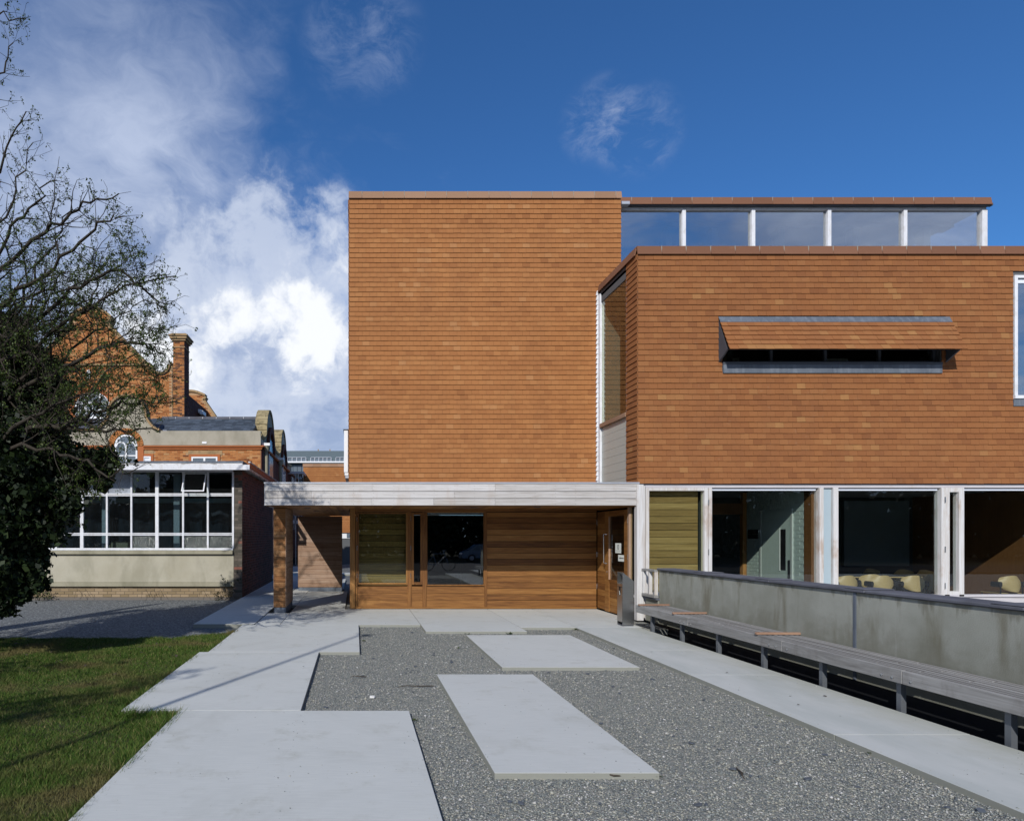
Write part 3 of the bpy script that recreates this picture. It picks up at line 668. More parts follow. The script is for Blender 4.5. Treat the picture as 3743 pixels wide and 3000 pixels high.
# individual flashings
for a, b in ((HA - 0.02, 8.6), (8.6, 10.1), (10.1, HB + 0.05)):
    m = MB(); pts = []
    def Q(uu, s, o): p = Vector((uu, BY - 0.03, HZ1)) + sd * s + nn * o; return tuple(p)
    m.hexa([Q(a, 0.135, 0.02), Q(b, 0.135, 0.02), Q(b, 0.135, 0.012), Q(a, 0.135, 0.012), Q(a, 0.0, 0.02), Q(b, 0.0, 0.02), Q(b, 0.0, 0.012), Q(a, 0.0, 0.012)])
    m.build('flashing', 'lead', hood)
sw = MB(); sw.box(HX0 - 0.005, HX1 + 0.0, BY - 0.05, BY + 0.12, HZ0 - 0.04, HZ0 + 0.0); slot = sw.build('slot_window', 'slate_dark', bld)
for a, b in ((HX0, 9.15), (9.15, HX1)): B('sill_flashing', 'lead', slot, a, b - 0.002, BY - 0.045, BY - 0.002, PZ(786, 12.3), HZ0 - 0.045)
B('frame', 'slate_dark', slot, HX0, HX1, BY + 0.10, BY + 0.15, HZ0, HZ0 + 0.06)
for xx in (HX0, 8.05, 9.1, 10.15, HX1 - 0.05): B('mullion', 'slate_dark', slot, xx, xx + 0.05, BY + 0.10, BY + 0.15, HZ0 + 0.06, HZ1)
B('pane', 'glass', slot, HX0, HX1, BY + 0.155, BY + 0.161, HZ0, HZ1)
B('ceiling_light', 'paper', bld, 7.4, 8.4, 14.0, 14.3, 5.0, 5.5); B('wall_board', 'paper', bld, 9.9, 10.4, 13.5, 13.55, 5.0, 5.35)
B('back_wall', 'interior_dark', bld, XC + 2.0, 18, 17.0, 17.1, 2.86, ZB1 - 0.26)
# --- window at the right edge
we = MB(); we.box(WX0 - 0.03, WX0 + 0.03, BY - 0.03, BY + 0.08, WZ0, WZ1); we.box(WX0 + .03, WX1, BY - 0.03, BY + 0.08, WZ1 - 0.05, WZ1); we.box(WX0 - 0.05, WX1, BY - 0.06, BY + 0.08, WZ0 - 0.06, WZ0)
we = we.build('upper_window', 'paint_white', bld, label='tall white framed window at the right edge of the tiled upper floor')
B('pane', 'glass_sky', we, WX0 + 0.03, WX1, BY + 0.03, BY + 0.036, WZ0, WZ1 - 0.05)
B('blind_box', 'blind_white', we, WX0 + 0.03, WX1, BY + 0.01, BY + 0.025, WZ1 - 0.14, WZ1 - 0.07)
B('apron_flashing', 'lead', we, WX0 - 0.05, WX1, BY - 0.035, BY - 0.002, PZ(855, 12.3), WZ0 - 0.062)
B('room_wall', 'frosted_blue', bld, WX0 + 1.2, 17.9, BY + 1.2, BY + 1.3, 2.9, ZB1 - 0.3)

# --- clerestory
CY = 14.62; cz1 = PZ(431, 14.5); cz0 = 7.2
cl = thing('clerestory', (10, CY, 7.2)); cl.parent = bld; cl.matrix_parent_inverse = WM[bld.name].inverted()
CX0, CX1 = 5.93, PX(2076.5, CY)
B('roof_deck', 'interior_ceiling', cl, CX0, CX1 + 0.02, CY - 0.02, 20.2, cz1 + 0.005, cz1 + 0.12)
coping(CX0, PX(2090, 14.5), CY - 0.07, PZ(414, 14.5), 0.34, step=0.457, proud=0.055, h=0.17, ret=0.3, par=cl)
B('soffit_trim', 'slate_dark', cl, CX0, CX1 + 0.06, CY - 0.10, CY - 0.021, cz1 - 0.004, cz1 + 0.05)
B('floodlight', 'zinc_pale', cl, 5.95, 6.17, 14.36, 14.50, PZ(432, 14.4), PZ(425, 14.4), 0.008)
B('head_rail', 'paint_white', cl, CX0, CX1, CY, CY + 0.10, cz1 - 0.05, cz1)
B('sill_rail', 'silver_x', cl, CX0, CX1, CY, CY + 0.10, cz0, cz0 + 0.08)
xs = [CX0] + [PX(v, CY) for v in (1440, 1586, 1746, 1906)] + [CX1 - 0.10]
for i, xx in enumerate(xs):
    w0 = 0.05 if i < 5 else 0.0
    if i: B('mullion', 'paint_white', cl, xx - w0 * .8, xx + (0.04 if i < 5 else 0.12), CY - 0.01, CY + 0.11, cz0 + 0.08, cz1 - 0.05)
for i in range(5): B('pane', 'glass_sky', cl, xs[i] + 0.05, xs[i + 1] - 0.05, CY + 0.06, CY + 0.066, cz0 + 0.08, cz1 - 0.05)
B('end_pane', 'glass', cl, CX1 - 0.05, CX1 - 0.044, CY + 0.14, 20.1, cz0 + 0.08, cz1 - 0.05)
B('end_post', 'silver_frame', cl, CX1 - 0.1, CX1, 20.1, 20.2, cz0, cz1)
for xx in (6.9, 8.0, 9.6, 11.4, 13.1): B('inner_post', 'panel_pale_green', cl, xx + 0.55, xx + 0.70, 15.35, 15.60, cz0, cz1 - 0.01)
B('inner_beam', 'interior_ceiling', cl, CX0, CX1 - 0.1, 15.3, 15.6, cz1 - 0.12, cz1 - 0.005)
B('back_wall', 'interior_ceiling', cl, CX0, 12.0, 19.9, 20.0, cz0, cz1)

# --- canopy
CF = 12.20; can = thing('timber_canopy', (1.8, 13.5, 2.2)); can.parent = bld; can.matrix_parent_inverse = WM[bld.name].inverted(); can['label'] = 'flat canopy with silvered timber fascia boards'
cx0, cx1 = -1.725, XC - 0.012
zr = [PZ(v, CF) for v in (1064, 1049, 1034, 1018)]
jx = [[PX(v, CF) for v in (696.3, 783, 912.8, 1043)], [PX(v, CF) for v in (656, 956)], [PX(v, CF) for v in (783.6, 1043)]]
for k in range(3):
    e = [cx0] + jx[k] + [cx1]
    for a, b in zip(e[:-1], e[1:]): B('board', 'fascia_wood', can, a + 0.0015, b - 0.0015, CF - R.uniform(0, .003), CF + 0.022, zr[k] + 0.0055, zr[k + 1] - 0.0055)
for k in range(3):
    e = [CF + 0.024, 14.4, 16.6, 18.85]
    for a, b in zip(e[:-1], e[1:]): B('board', 'silver_y', can, cx0, cx0 + 0.022, a, b - 0.003, zr[k] + 0.0055, zr[k + 1] - 0.0055)
B('top_cap', 'zinc_pale', can, cx0 - 0.015, cx1, CF - 0.012, CF + 0.10, zr[3] + 0.002, PZ(1014.8, CF))
B('corner_trim', 'zinc_pale', can, cx0 - 0.008, cx0 - 0.001, CF - 0.006, CF + 0.03, zr[0], zr[3])
dk = MB(); dk.box(cx0 + 0.03, -0.14, CF + 0.03, 18.85, zr[0] + 0.05, zr[3] - 0.02); dk.box(-0.14, cx1, CF + 0.03, TY, zr[0] + 0.05, zr[3] - 0.02); dk.build('roof_deck', 'grey_wall', can)
B('drip_trim', 'iroko_x', can, cx0 + 0.03, cx1, CF + 0.035, CF + 0.07, zr[0] - 0.012, zr[0] + 0.045)
# nails with stains
nm = MB(); smm = MB()
xx = cx0 + 0.15
while xx < cx1:
    for k in range(3):
        for dz in (0.03, 0.10): 
            nm.box(xx - 0.003, xx + 0.003, CF - 0.0045, CF - 0.002, zr[k] + dz - 0.003, zr[k] + dz + 0.003)
    xx += 0.385
nm.build('nails', 'black_plastic', can, 'stuff')
x = cx0 + 0.03; zs = zr[0] + 0.012
while x < cx1 - 0.05:
    yend = 18.83 if x < -0.25 else TY - 0.06
    B('soffit_board', 'iroko_y', can, x + 0.002, x + 0.128, CF + 0.075, yend, zs, zs + 0.02); x += 0.13
for (lx, ly) in ((-1.0, 13.4), (-0.9, 14.9), (2.45, 13.2), (3.7, 13.0)):
    m = MB(); m.tube([(lx, ly, zs - 0.01), (lx, ly, zs - 0.001)], 0.07, 14); m.build('downlight', 'slate_dark', can)

def clad_pillar(x0, x1, y0, y1, z0, z1, name, fm, sm, label, pitch=0.131):
    p = thing(name, ((x0 + x1) / 2, y0, 0)); p.parent = bld; p.matrix_parent_inverse = WM[bld.name].inverted(); p['label'] = label
    B('core', 'black_membrane', p, x0 + 0.022, x1 - 0.022, y0 + 0.022, y1 - 0.022, z0 - 0.13, z1)
    B('plinth', 'lead', p, x0 + 0.012, x1 - 0.012, y0 + 0.012, y1 - 0.012, -0.03, z0 - 0.005)
    z = z0; k = 0
    while z < z1 - 0.02:
        ze = min(z + pitch, z1)
        B('board', fm, p, x0 + 0.012, x1 - 0.012, y0, y0 + 0.02, z + 0.003, ze - 0.002)
        B('side_board', sm, p, x1 - 0.02, x1, y0 + 0.012, y1 - 0.012, z + 0.003, ze - 0.002)
        B('side_board', sm, p, x0, x0 + 0.02, y0 + 0.012, y1 - 0.012, z + 0.003, ze - 0.002)
        z = ze
    for xx in (x0, x1 - 0.011): B('corner_bead', 'weathered_z', p, xx, xx + 0.011, y0 - 0.001, y0 + 0.011, z0, z1)
clad_pillar(-1.712, -1.447, 13.38, 14.86, 0.12, 2.19, 'timber_pillar', 'pillar_wood', 'weathered_y', 'freestanding pillar clad in stained timber boards under the canopy corner', 0.1315)
clad_pillar(-1.69, -0.39, 18.88, 19.18, 0.10, 2.19, 'timber_pier', 'weathered_x', 'weathered_y', 'wide rear pier clad in greyed horizontal boards', 0.131)

# --- ground floor of the tower: timber wall with windows
gf = MB()
zg = 2.20; WY = 14.14
gfw = thing('timber_wall', (2.6, WY, 0)); gfw.parent = bld; gfw.matrix_parent_inverse = WM[bld.name].inverted(); gfw['label'] = 'brown hardwood wall with windows under the canopy'
def fx(p): return PX(p, WY)
def fz(p): return PZ(p, WY)
zbase = fz(1278)
B('corner_post', 'iroko_z', gfw, fx(736.7), fx(748), WY - 0.03, WY + 0.08, 0.01, zg, 0.004)
B('side_boards', 'iroko_y', gfw, fx(737), fx(739), WY + 0.08, 20.4, 0.05, zg)
B('base_trim', 'iroko_x', gfw, fx(748), fx(1256), WY - 0.015, WY + 0.05, 0.005, 0.045, 0.004)
B('head_trim', 'iroko_x', gfw, fx(748), fx(1256), WY - 0.015, WY + 0.05, fz(1078) + .01, zg)
# posts
for a, b in ((749, 752.5), (858, 866.5), (889.5, 897.5), (1020, 1025)):
    B('stile', 'iroko_z', gfw, fx(a), fx(b), WY - 0.02, WY + 0.06, 0.046, fz(1078) + 0.008, 0.003)
def sash(x0, x1, z0, z1, fw, glass, name='window', tw=0.02, parent=bld, mat='iroko_z', y=WY, sill=True):
    m = MB(); m.box(x0, x0 + fw, y - tw, y + 0.05, z0, z1); m.box(x1 - fw, x1, y - tw, y + 0.05, z0, z1); m.box(x0 + fw, x1 - fw, y - tw + 0.002, y + 0.05, z0, z0 + fw); m.box(x0 + fw, x1 - fw, y - tw + 0.002, y + 0.05, z1 - fw, z1)
    w = m.build(name, mat, parent)
    B('pane', glass, w, x0 + fw, x1 - fw, y + 0.012, y + 0.018, z0 + fw, z1 - fw)
    if sill: B('sill_bead', mat, w, x0 + fw, x1 - fw, y - tw - 0.012, y + 0.01, z0 + fw - 0.012, z0 + fw + 0.012)
    return w
w1 = sash(fx(752.7), fx(857.8), fz(1230.5), fz(1078.5), 0.030, 'glass_green')
w2 = sash(fx(866.8), fx(889.3), fz(1230.5), fz(1078.5), 0.045, 'glass')
w3 = sash(fx(897.8), fx(1019.8), fz(1233), fz(1077), 0.018, 'glass_mirror')
B('blind', 'blind_white', w3, fx(900), fx(1018.5), WY + 0.03, WY + 0.05, fz(1082), fz(1079.5))
for px_, pys in ((751.5, (1092, 1153, 1211)), (864.5, (1092, 1153, 1211))):
    for py_ in pys: 
        m = MB(); m.tube([(fx(px_), WY - 0.03, fz(py_ + 5)), (fx(px_), WY - 0.03, fz(py_ - 5))], 0.007, 8); m.build('hinge', 'steel_bright', w1)
zz0 = 0.046; zz1 = fz(1233) - 0.008
for k in range(3):
    a = zz0 + (zz1 - zz0) * k / 3; b = zz0 + (zz1 - zz0) * (k + 1) / 3
    B('board', 'iroko_x', gfw, fx(752.7), fx(1019.8), WY, WY + 0.03, a + 0.002, b - 0.002)
lines = [1278.5 - 0, 1263, 1251, 1238.5, 1226, 1213.3, 1201, 1189, 1176.5, 1163.8, 1151.7, 1139.2, 1126, 1114, 1101.5, 1089, 1078]
for a, b in zip(lines[:-1], lines[1:]):
    z0_, z1_ = max(fz(a), 0.046), fz(b)
    if R.random() < 0.0: pass
    B('board', 'iroko_x', gfw, fx(1025.3), fx(1255.7), WY, WY + 0.03, z0_ + 0.004, z1_ - 0.004)
# lining boards behind the first window
z = 0.45
while z < 2.17:
    B('lining_board', 'lining_brown', gfw, fx(753), fx(860), WY + 0.12, WY + 0.14, z + 0.005, z + 0.127); z += 0.131
# room behind
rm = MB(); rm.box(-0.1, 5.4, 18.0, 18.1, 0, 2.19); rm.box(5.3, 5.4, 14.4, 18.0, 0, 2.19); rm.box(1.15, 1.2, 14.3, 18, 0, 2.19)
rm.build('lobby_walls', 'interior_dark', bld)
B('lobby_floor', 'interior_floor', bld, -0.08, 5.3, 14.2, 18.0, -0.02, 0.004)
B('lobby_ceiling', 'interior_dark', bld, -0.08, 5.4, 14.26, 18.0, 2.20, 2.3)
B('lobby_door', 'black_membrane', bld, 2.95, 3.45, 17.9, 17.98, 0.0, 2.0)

# --- entrance wall and door on the right of the porch (faces left)
ex = 5.345
ent = thing('entrance', (ex, 13.3, 0)); ent.parent = bld; ent.matrix_parent_inverse = WM[bld.name].inverted(); ent['label'] = 'hardwood entrance door with side light'
def dd(p): return (ex) * F / (p - 748)
z = 0.02
k = 0
for a, b in zip(lines[:-1], lines[1:]):
    B('board', 'iroko_y', ent, ex, ex + 0.03, dd(1274.5), WY - 0.02, max(fz(a), 0.02) + 0.002, fz(b) - 0.002)
d0, d1 = dd(1323.5), dd(1275.5)     # near, far edge of leaf
door = thing('door', (ex, d0, 0)); door.parent = ent; door.matrix_parent_inverse = WM[ent.name].inverted()
zd = 2.13
dm = MB(); gd0, gd1 = dd(1316), dd(1284); gz0, gz1 = 0.70, 2.02
dm.box(ex - 0.02, ex + 0.025, d0, gd0, 0.02, zd); dm.box(ex - 0.02, ex + 0.025, gd1, d1, 0.02, zd); dm.box(ex - 0.018, ex + 0.025, gd0, gd1, gz1, zd); dm.box(ex - 0.018, ex + 0.025, gd0, gd1, gz0 - 0.06, gz0)
for k in range(4):
    dm.box(ex - 0.008, ex + 0.02, gd0, gd1, 0.02 + k * 0.155 + 0.002, 0.02 + (k + 1) * 0.155 - 0.002)
dobj = dm.build('door_leaf', 'iroko_y', ent)
B('door_pane', 'glass', ent, ex, ex + 0.006, gd0, gd1, gz0, gz1)
B('door_bead', 'batten_wood', ent, ex - 0.03, ex, gd1 - 0.015, gd1, gz0, gz1)
bpy.data.objects.remove(door)
hm = MB(); hy = dd(1279.5); hz0, hz1 = PZ(1186, 13.4), PZ(1124, 13.4)
hm.tube([(ex - 0.02, hy, hz0), (ex - 0.075, hy, hz0), (ex - 0.085, hy, hz0 + 0.012), (ex - 0.085, hy, hz1 - 0.012), (ex - 0.075, hy, hz1), (ex - 0.02, hy, hz1)], 0.011, 10)
hm.build('door_handle', 'steel_bright', ent, smooth=True)
m = MB(); m.tube([(ex - 0.03, hy - 0.0, hz0 - 0.18), (ex - 0.02, hy, hz0 - 0.18)], 0.022, 12); m.build('lock', 'steel_bright', ent)
for zz_ in (0.45, 1.15, 1.85):
    m = MB(); m.tube([(ex - 0.028, d0 - 0.012, zz_), (ex - 0.028, d0 - 0.012, zz_ + 0.11)], 0.009, 8); m.build('hinge', 'steel_bright', ent)
    m = MB(); m.tube([(5.33, WY - 0.03, zz_), (5.33, WY - 0.03, zz_ + 0.11)], 0.009, 8); m.build('hinge', 'steel_bright', ent)
B('jamb', 'weathered_z', ent, ex - 0.03, ex + 0.03, dd(1327.5), d0 - 0.02, 0.02, 2.17)
B('side_pane', 'glass_green', ent, ex, ex + 0.006, BY + 0.03, dd(1328), 0.48, 2.17)
B('side_lining', 'lining_green', ent, ex + 0.12, ex + 0.14, BY + 0.05, dd(1328) + .1, 0.2, 2.17)
B('side_sill', 'silver_y', ent, ex - 0.05, ex + 0.03, BY + 0.02, dd(1328), 0.43, 0.475)
for k in range(3): B('side_board', 'silver_y', ent, ex - 0.02, ex + 0.0, BY + 0.02, dd(1328), 0.02 + k * 0.135, 0.15 + k * 0.135)
B('head', 'iroko_y', ent, ex - 0.01, ex + 0.05, BY, WY, 2.171, 2.20)

# --- ground floor glazing of the right block
gl = thing('ground_floor_glazing', (9, BY, 0)); gl.parent = bld; gl.matrix_parent_inverse = WM[bld.name].inverted()
GY = 12.33
def bx(p): return PX(p, GY - 0.04)
def bz(p): return PZ(p, GY - 0.04)
zh = 2.57
B('corner_post', 'silver_frame', gl, PX(1340, 12.2), PX(1354, 12.2), 12.17, 12.30, 0.0, zh + 0.02, 0.004)
B('corner_strip', 'silver_frame', gl, PX(1354.4, 12.2), PX(1358.4, 12.2), 12.20, 12.32, 0.05, zh + 0.0, 0.003)
B('head_rail', 'silver_x', gl, bx(1359), 18, GY - 0.04, GY + 0.09, zh - 0.035, zh + 0.012)
B('head_shadow_gap', 'slate_dark', gl, bx(1345), 18, GY - 0.02, GY + 0.09, zh + 0.014, 2.62)
zs_ = bz(1251)
def frame(a, b, fw, z0, glass, name='window', par=bld, y=GY):
    x0, x1 = bx(a), bx(b); m = MB()
    m.bbox(x0, x0 + fw, y - 0.05, y + 0.08, z0, zh - 0.036, 0.004); m.bbox(x1 - fw, x1, y - 0.05, y + 0.08, z0, zh - 0.036, 0.004)
    m.box(x0 + fw, x1 - fw, y - 0.045, y + 0.08, z0, z0 + fw); m.box(x0 + fw, x1 - fw, y - 0.045, y + 0.08, zh - 0.036 - fw * 0.8, zh - 0.036)
    w = m.build(name, 'silver_frame', par)
    B('pane', glass, w, x0 + fw, x1 - fw, y + 0.015, y + 0.021, z0 + fw, zh - 0.036 - fw * 0.8)
    return w
fw1 = frame(1359.2, 1490.3, 0.068, zs_ - 0.03, 'glass_green')
B('mullion', 'silver_frame', gl, bx(1491.2), bx(1498.5), GY - 0.055, GY + 0.09, zs_ - 0.02, zh - 0.036, 0.003)
for zz_ in (2.2, 1.25): 
    m = MB(); m.tube([(bx(1490.8), GY - 0.062, zz_), (bx(1490.8), GY - 0.062, zz_ + 0.11)], 0.009, 8); m.build('hinge', 'steel_bright', fw1)
def bigpane(a, b, ret=0.03):
    x0, x1 = bx(a), bx(b)
    w = B('window', 'glass', bld, x0, x1, GY + 0.03, GY + 0.038, zs_, zh - 0.036, label='large fixed window pane')
    B('blind_box', 'blind_white', w, x0 + 0.01, x1 - 0.03, GY + 0.0, GY + 0.025, zh - 0.085, zh - 0.05)
    B('blind_rail', 'slate_dark', w, x0 + 0.01, x1 - 0.03, GY - 0.005, GY + 0.0, zh - 0.05, zh - 0.037)
bigpane(1498.7, 1724)
B('post', 'silver_frame', gl, bx(1724.4), bx(1733), GY - 0.06, GY + 0.1, zs_ - 0.3, zh - 0.036, 0.004)
B('blue_panel', 'frosted_blue', gl, bx(1733.2), bx(1753), GY + 0.0, GY + 0.03, zs_, zh - 0.036)
B('post', 'silver_frame', gl, bx(1753.6), bx(1764), GY - 0.06, GY + 0.1, zs_ - 0.3, zh - 0.036, 0.004)
bigpane(1764.2, 1980.8)
nw = frame(1988, 2029.5, 0.10, zs_ - 0.04, 'glass')
B('post', 'silver_frame', gl, bx(1981), bx(1987.4), GY - 0.055, GY + 0.1, zs_ - 0.3, zh - 0.036, 0.003)
for zz_ in (2.25, 1.3, 0.6): 
    m = MB(); m.tube([(bx(1988), GY - 0.062, zz_), (bx(1988), GY - 0.062, zz_ + 0.11)], 0.009, 8); m.build('hinge', 'steel_bright', nw)
bigpane(2030, 2330)
B('post', 'silver_frame', gl, bx(2330.5), bx(2345), GY - 0.055, GY + 0.1, zs_ - 0.3, zh - 0.036, 0.003)
bigpane(2345.5, 2640)
B('bottom_rail', 'silver_x', gl, bx(1764.5), 18, GY - 0.05, GY + 0.08, zs_ - 0.045, zs_ - 0.002)
for k, (a, b) in enumerate(((0.3, 0.44), (0.155, 0.295), (0.01, 0.15))): B('apron_board', 'silver_x', gl, bx(1359), 18, GY - 0.02, GY + 0.05, a, b)
z = 0.40
while z < 2.5:
    B('lining_board', 'lining_green', gl, bx(1366), bx(1478.5), GY + 0.12, GY + 0.14, z + 0.005, z + 0.1285); z += 0.1325
# --- interior of the ground floor
inn = thing('interior', (9, 15, 0)); inn.parent = bld; inn.matrix_parent_inverse = WM[bld.name].inverted()
B('floor', 'interior_floor', inn, 5.45, 18, 12.42, 23.7, -0.05, 0.0)
PWX = 8.86
B('partition_wall', 'interior_green', inn, PWX, PWX + 0.12, 12.63, 14.48, 0, 2.59)
B('partition_end', 'brown_panel', inn, PWX - 0.01, PWX + 0.12, 12.42, 12.62, 0, 2.59)
B('door_post', 'iroko_z', inn, PWX - 0.08, PWX + 0.1, 14.49, 14.60, 0, 2.59)
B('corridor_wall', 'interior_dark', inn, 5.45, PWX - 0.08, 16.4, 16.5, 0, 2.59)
B('corridor_screen', 'curtain_grey', inn, 6.75, 6.8, 12.55, 16.4, 0, 2.59)
B('lintel', 'brown_panel', inn, 6.9, PWX - 0.08, 14.5, 14.6, 2.1, 2.35)
# door in the partition
B('inner_door', 'interior_green', inn, PWX - 0.025, PWX - 0.001, 12.99, 13.91, 0.01, 2.13)
B('door_trim', 'panel_pale_green', inn, PWX - 0.035, PWX - 0.001, 13.92, 13.97, 0, 2.17); B('door_trim', 'panel_pale_green', inn, PWX - 0.035, PWX - 0.001, 12.93, 12.98, 0, 2.17)
B('vision_panel', 'black_plastic', inn, PWX - 0.032, PWX - 0.026, 13.13, 13.29, 0.91, 1.75)
B('panel_bead', 'paper', inn, PWX - 0.036, PWX - 0.026, 13.295, 13.32, 0.89, 1.77)
B('push_plate', 'black_membrane', inn, PWX - 0.034, PWX - 0.027, 13.0, 13.06, 0.72, 1.12)
B('door_sign', 'black_membrane', inn, PWX - 0.02, PWX - 0.001, 14.06, 14.41, 1.655, 1.75); B('door_sign', 'black_membrane', inn, PWX - 0.02, PWX - 0.001, 14.06, 14.41, 1.55, 1.645)
bk = MB()
zc = 0.0; j = 0
while zc < 2.58:
    yy = 12.635 + (0.11 if j % 2 else 0)
    while yy < 14.47:
        if not (12.9 < yy + 0.1 < 14.0 and zc < 2.15): bk.box(PWX - 0.006, PWX, yy + 0.004, min(yy + 0.216, 14.47), zc + 0.003, zc + 0.072)
        yy += 0.22
    zc += 0.075; j += 1
bk.build('bricks', 'interior_green', inn, 'stuff')
MX1 = 14.2
B('meeting_wall', 'interior_dark', inn, PWX + 0.12, MX1, 16.6, 16.7, 0, 2.59)
B('oak_wall', 'brown_panel', inn, MX1, MX1 + 0.12, 12.45, 16.6, 0, 2.59)
B('cupboard', 'interior_dark', inn, 12.0, MX1, 16.3, 16.59, 0, 2.59)
wb = MB(); wb.box(12.4, 14.05, 16.22, 16.29, 0.85, 2.5); wb.build('whiteboard', 'office_panel', inn)
# table
tb = thing('meeting_table', (11.3, 14.2, 0), 'long dark topped meeting table behind the ground floor window', 'table')
B('table_top', 'curtain_grey', tb, 10.1, 12.3, 13.75, 15.1, 0.715, 0.738, 0.004); B('edge_strip', 'birch', tb, 10.1, 12.3, 13.735, 13.749, 0.715, 0.738)
for lx in (10.3, 12.1):
    for ly in (13.95, 14.9):
        m = MB(); m.tube([(lx, ly, 0), (lx, ly, 0.714)], 0.02, 8); m.build('leg', 'steel_leg', tb)
def make_chair(label):
    t = thing('chair', (0, 0, 0), label, 'chair', 'birch plywood chairs in the meeting room')
    m = MB(); nu, nv = 12, 8; vs = []
    for side in (0, 1):
        for i in range(nu + 1):
            for j in range(nv + 1):
                a = -1 + 2 * i / nu; b = -1 + 2 * j / nv
                # map the square to a rounded shell
                xx_ = a * math.sqrt(max(0, 1 - 0.48 * b * b)); zz_ = b * math.sqrt(max(0, 1 - 0.48 * a * a))
                taper = 1.0 + 0.08 * zz_
                X = 0.235 * xx_ * taper; Z = 0.64 + 0.165 * zz_
                Y = 0.10 * (1 - (a * a)) - 0.03 * b + (0.010 if side else 0) - 0.06
                vs.append((X, -Y, Z))
    n1_ = (nu + 1) * (nv + 1); fs = []
    for i in range(nu):
        for j in range(nv):
            q = i * (nv + 1) + j; fs.append((q, q + nv + 1, q + nv + 2, q + 1)); fs.append((n1_ + q, n1_ + q + 1, n1_ + q + nv + 2, n1_ + q + nv + 1))
    m.add(vs, fs, 0.5); back = m.build('backrest', 'birch', t, smooth=True)
    m = MB(); m.bbox(-0.22, 0.22, 0.02, 0.45, 0.435, 0.45, 0.006); m.build('seat', 'birch', t)
    for sx_ in (-1, 1):
        m = MB(); m.tube([(sx_ * 0.23, 0.0, 0.0), (sx_ * 0.23, 0.02, 0.44), (sx_ * 0.235, 0.02, 0.60)], 0.011, 8); m.build('leg', 'black_plastic', t)
        m = MB(); m.tube([(sx_ * 0.21, 0.44, 0.0), (sx_ * 0.22, 0.40, 0.435)], 0.011, 8); m.build('leg', 'black_plastic', t)
        m = MB(); m.bbox(sx_ * 0.245 - 0.03, sx_ * 0.245 + 0.03, -0.02, 0.20, 0.57, 0.68, 0.02); m.build('arm_pad', 'black_plastic', t)
    return t
def copy_tree(o, parent=None):
    c = o.copy(); C.objects.link(c)
    if parent: c.parent = parent; c.matrix_parent_inverse = o.matrix_parent_inverse.copy()
    for ch in list(o.children): copy_tree(ch, c)
    return c
ch0 = make_chair('birch chair seen from behind, leftmost beside the pale blue panel')
spots = [(PX(1788, 13.1), 13.1, 5, None), (PX(1834, 13.55), 13.5, -12, 'birch chair set slightly back, second from the pale blue panel'), (PX(1862, 13.1), 13.1, 0, 'birch chair seen from behind, in the middle of the front row at the table'),
         (PX(1927, 13.1), 13.1, -4, 'birch chair of the front row nearest to the slim opening window'), (PX(1966, 13.5), 13.5, -75, 'birch chair turned sideways at the right end of the table'),
         (PX(1892, 15.6), 15.5, 172, 'dim chair with curved back on the far side of the table'), (PX(1936, 15.4), 15.3, 180, 'lit chair on the far side of the table, right of the dim one'),
         (PX(1830, 15.9), 15.9, 185, 'barely lit chair at the far left side of the table'), (PX(2132, 13.0), 13.0, 2, 'birch chair standing alone in front of the oak wall, at the right edge')]
for i, (x, y, a, lb) in enumerate(spots):
    o = ch0 if i == 0 else copy_tree(ch0)
    o.location = (x, y, 0); o.rotation_euler = (0, 0, math.radians(a))
    if lb: o['label'] = lb
# notices on the entrance glass
def notice(y0, y1, z0, z1, label, kind):
    t = thing('notice', (ex - 0.004, (y0 + y1) / 2, z0), label, 'notice')
    B('sheet', 'paper', t, ex - 0.005, ex - 0.003, y0, y1, z0, z1)
    m = MB(); cy, cz = (y0 + y1) / 2, (z0 + z1) / 2
    if kind == 'ring':
        n = 18
        for i in range(n):
            a, b = 2 * math.pi * i / n, 2 * math.pi * (i + 1) / n
            def q(w, r, xo=ex - 0.0062): return (xo, cy + 0.040 * r * math.cos(w), cz + 0.02 + 0.055 * r * math.sin(w))
            m.hexa([q(a, 1), q(b, 1), q(b, .72), q(a, .72), q(a, 1, ex - .0052), q(b, 1, ex - .0052), q(b, .72, ex - .0052), q(a, .72, ex - .0052)])
        m.box(ex - 0.0062, ex - 0.0052, cy - 0.006, cy + 0.006, cz - 0.005, cz + 0.045)
        m.box(ex - 0.0062, ex - 0.0052, y0 + 0.03, y1 - 0.03, z0 + 0.045, z0 + 0.05)
    else:
        m.box(ex - 0.0062, ex - 0.0052, y0 + 0.05, y1 - 0.1, cz - 0.008, cz + 0.008)
        m.prism([(y1 - 0.1, cz - 0.025), (y1 - 0.1, cz + 0.025), (y1 - 0.05, cz)], 'x', ex - 0.0062, ex - 0.0052)
    m.build('print', 'ink', t)
notice(dd(1308), dd(1296), PZ(1164, 13), PZ(1143, 13), 'white paper notice with an oval emblem taped to the entrance door glass', 'ring')
notice(dd(1316), dd(1302), PZ(1181, 12.95), PZ(1167.5, 12.95), 'small white sign with a left pointing arrow low on the entrance door glass', 'arrow')

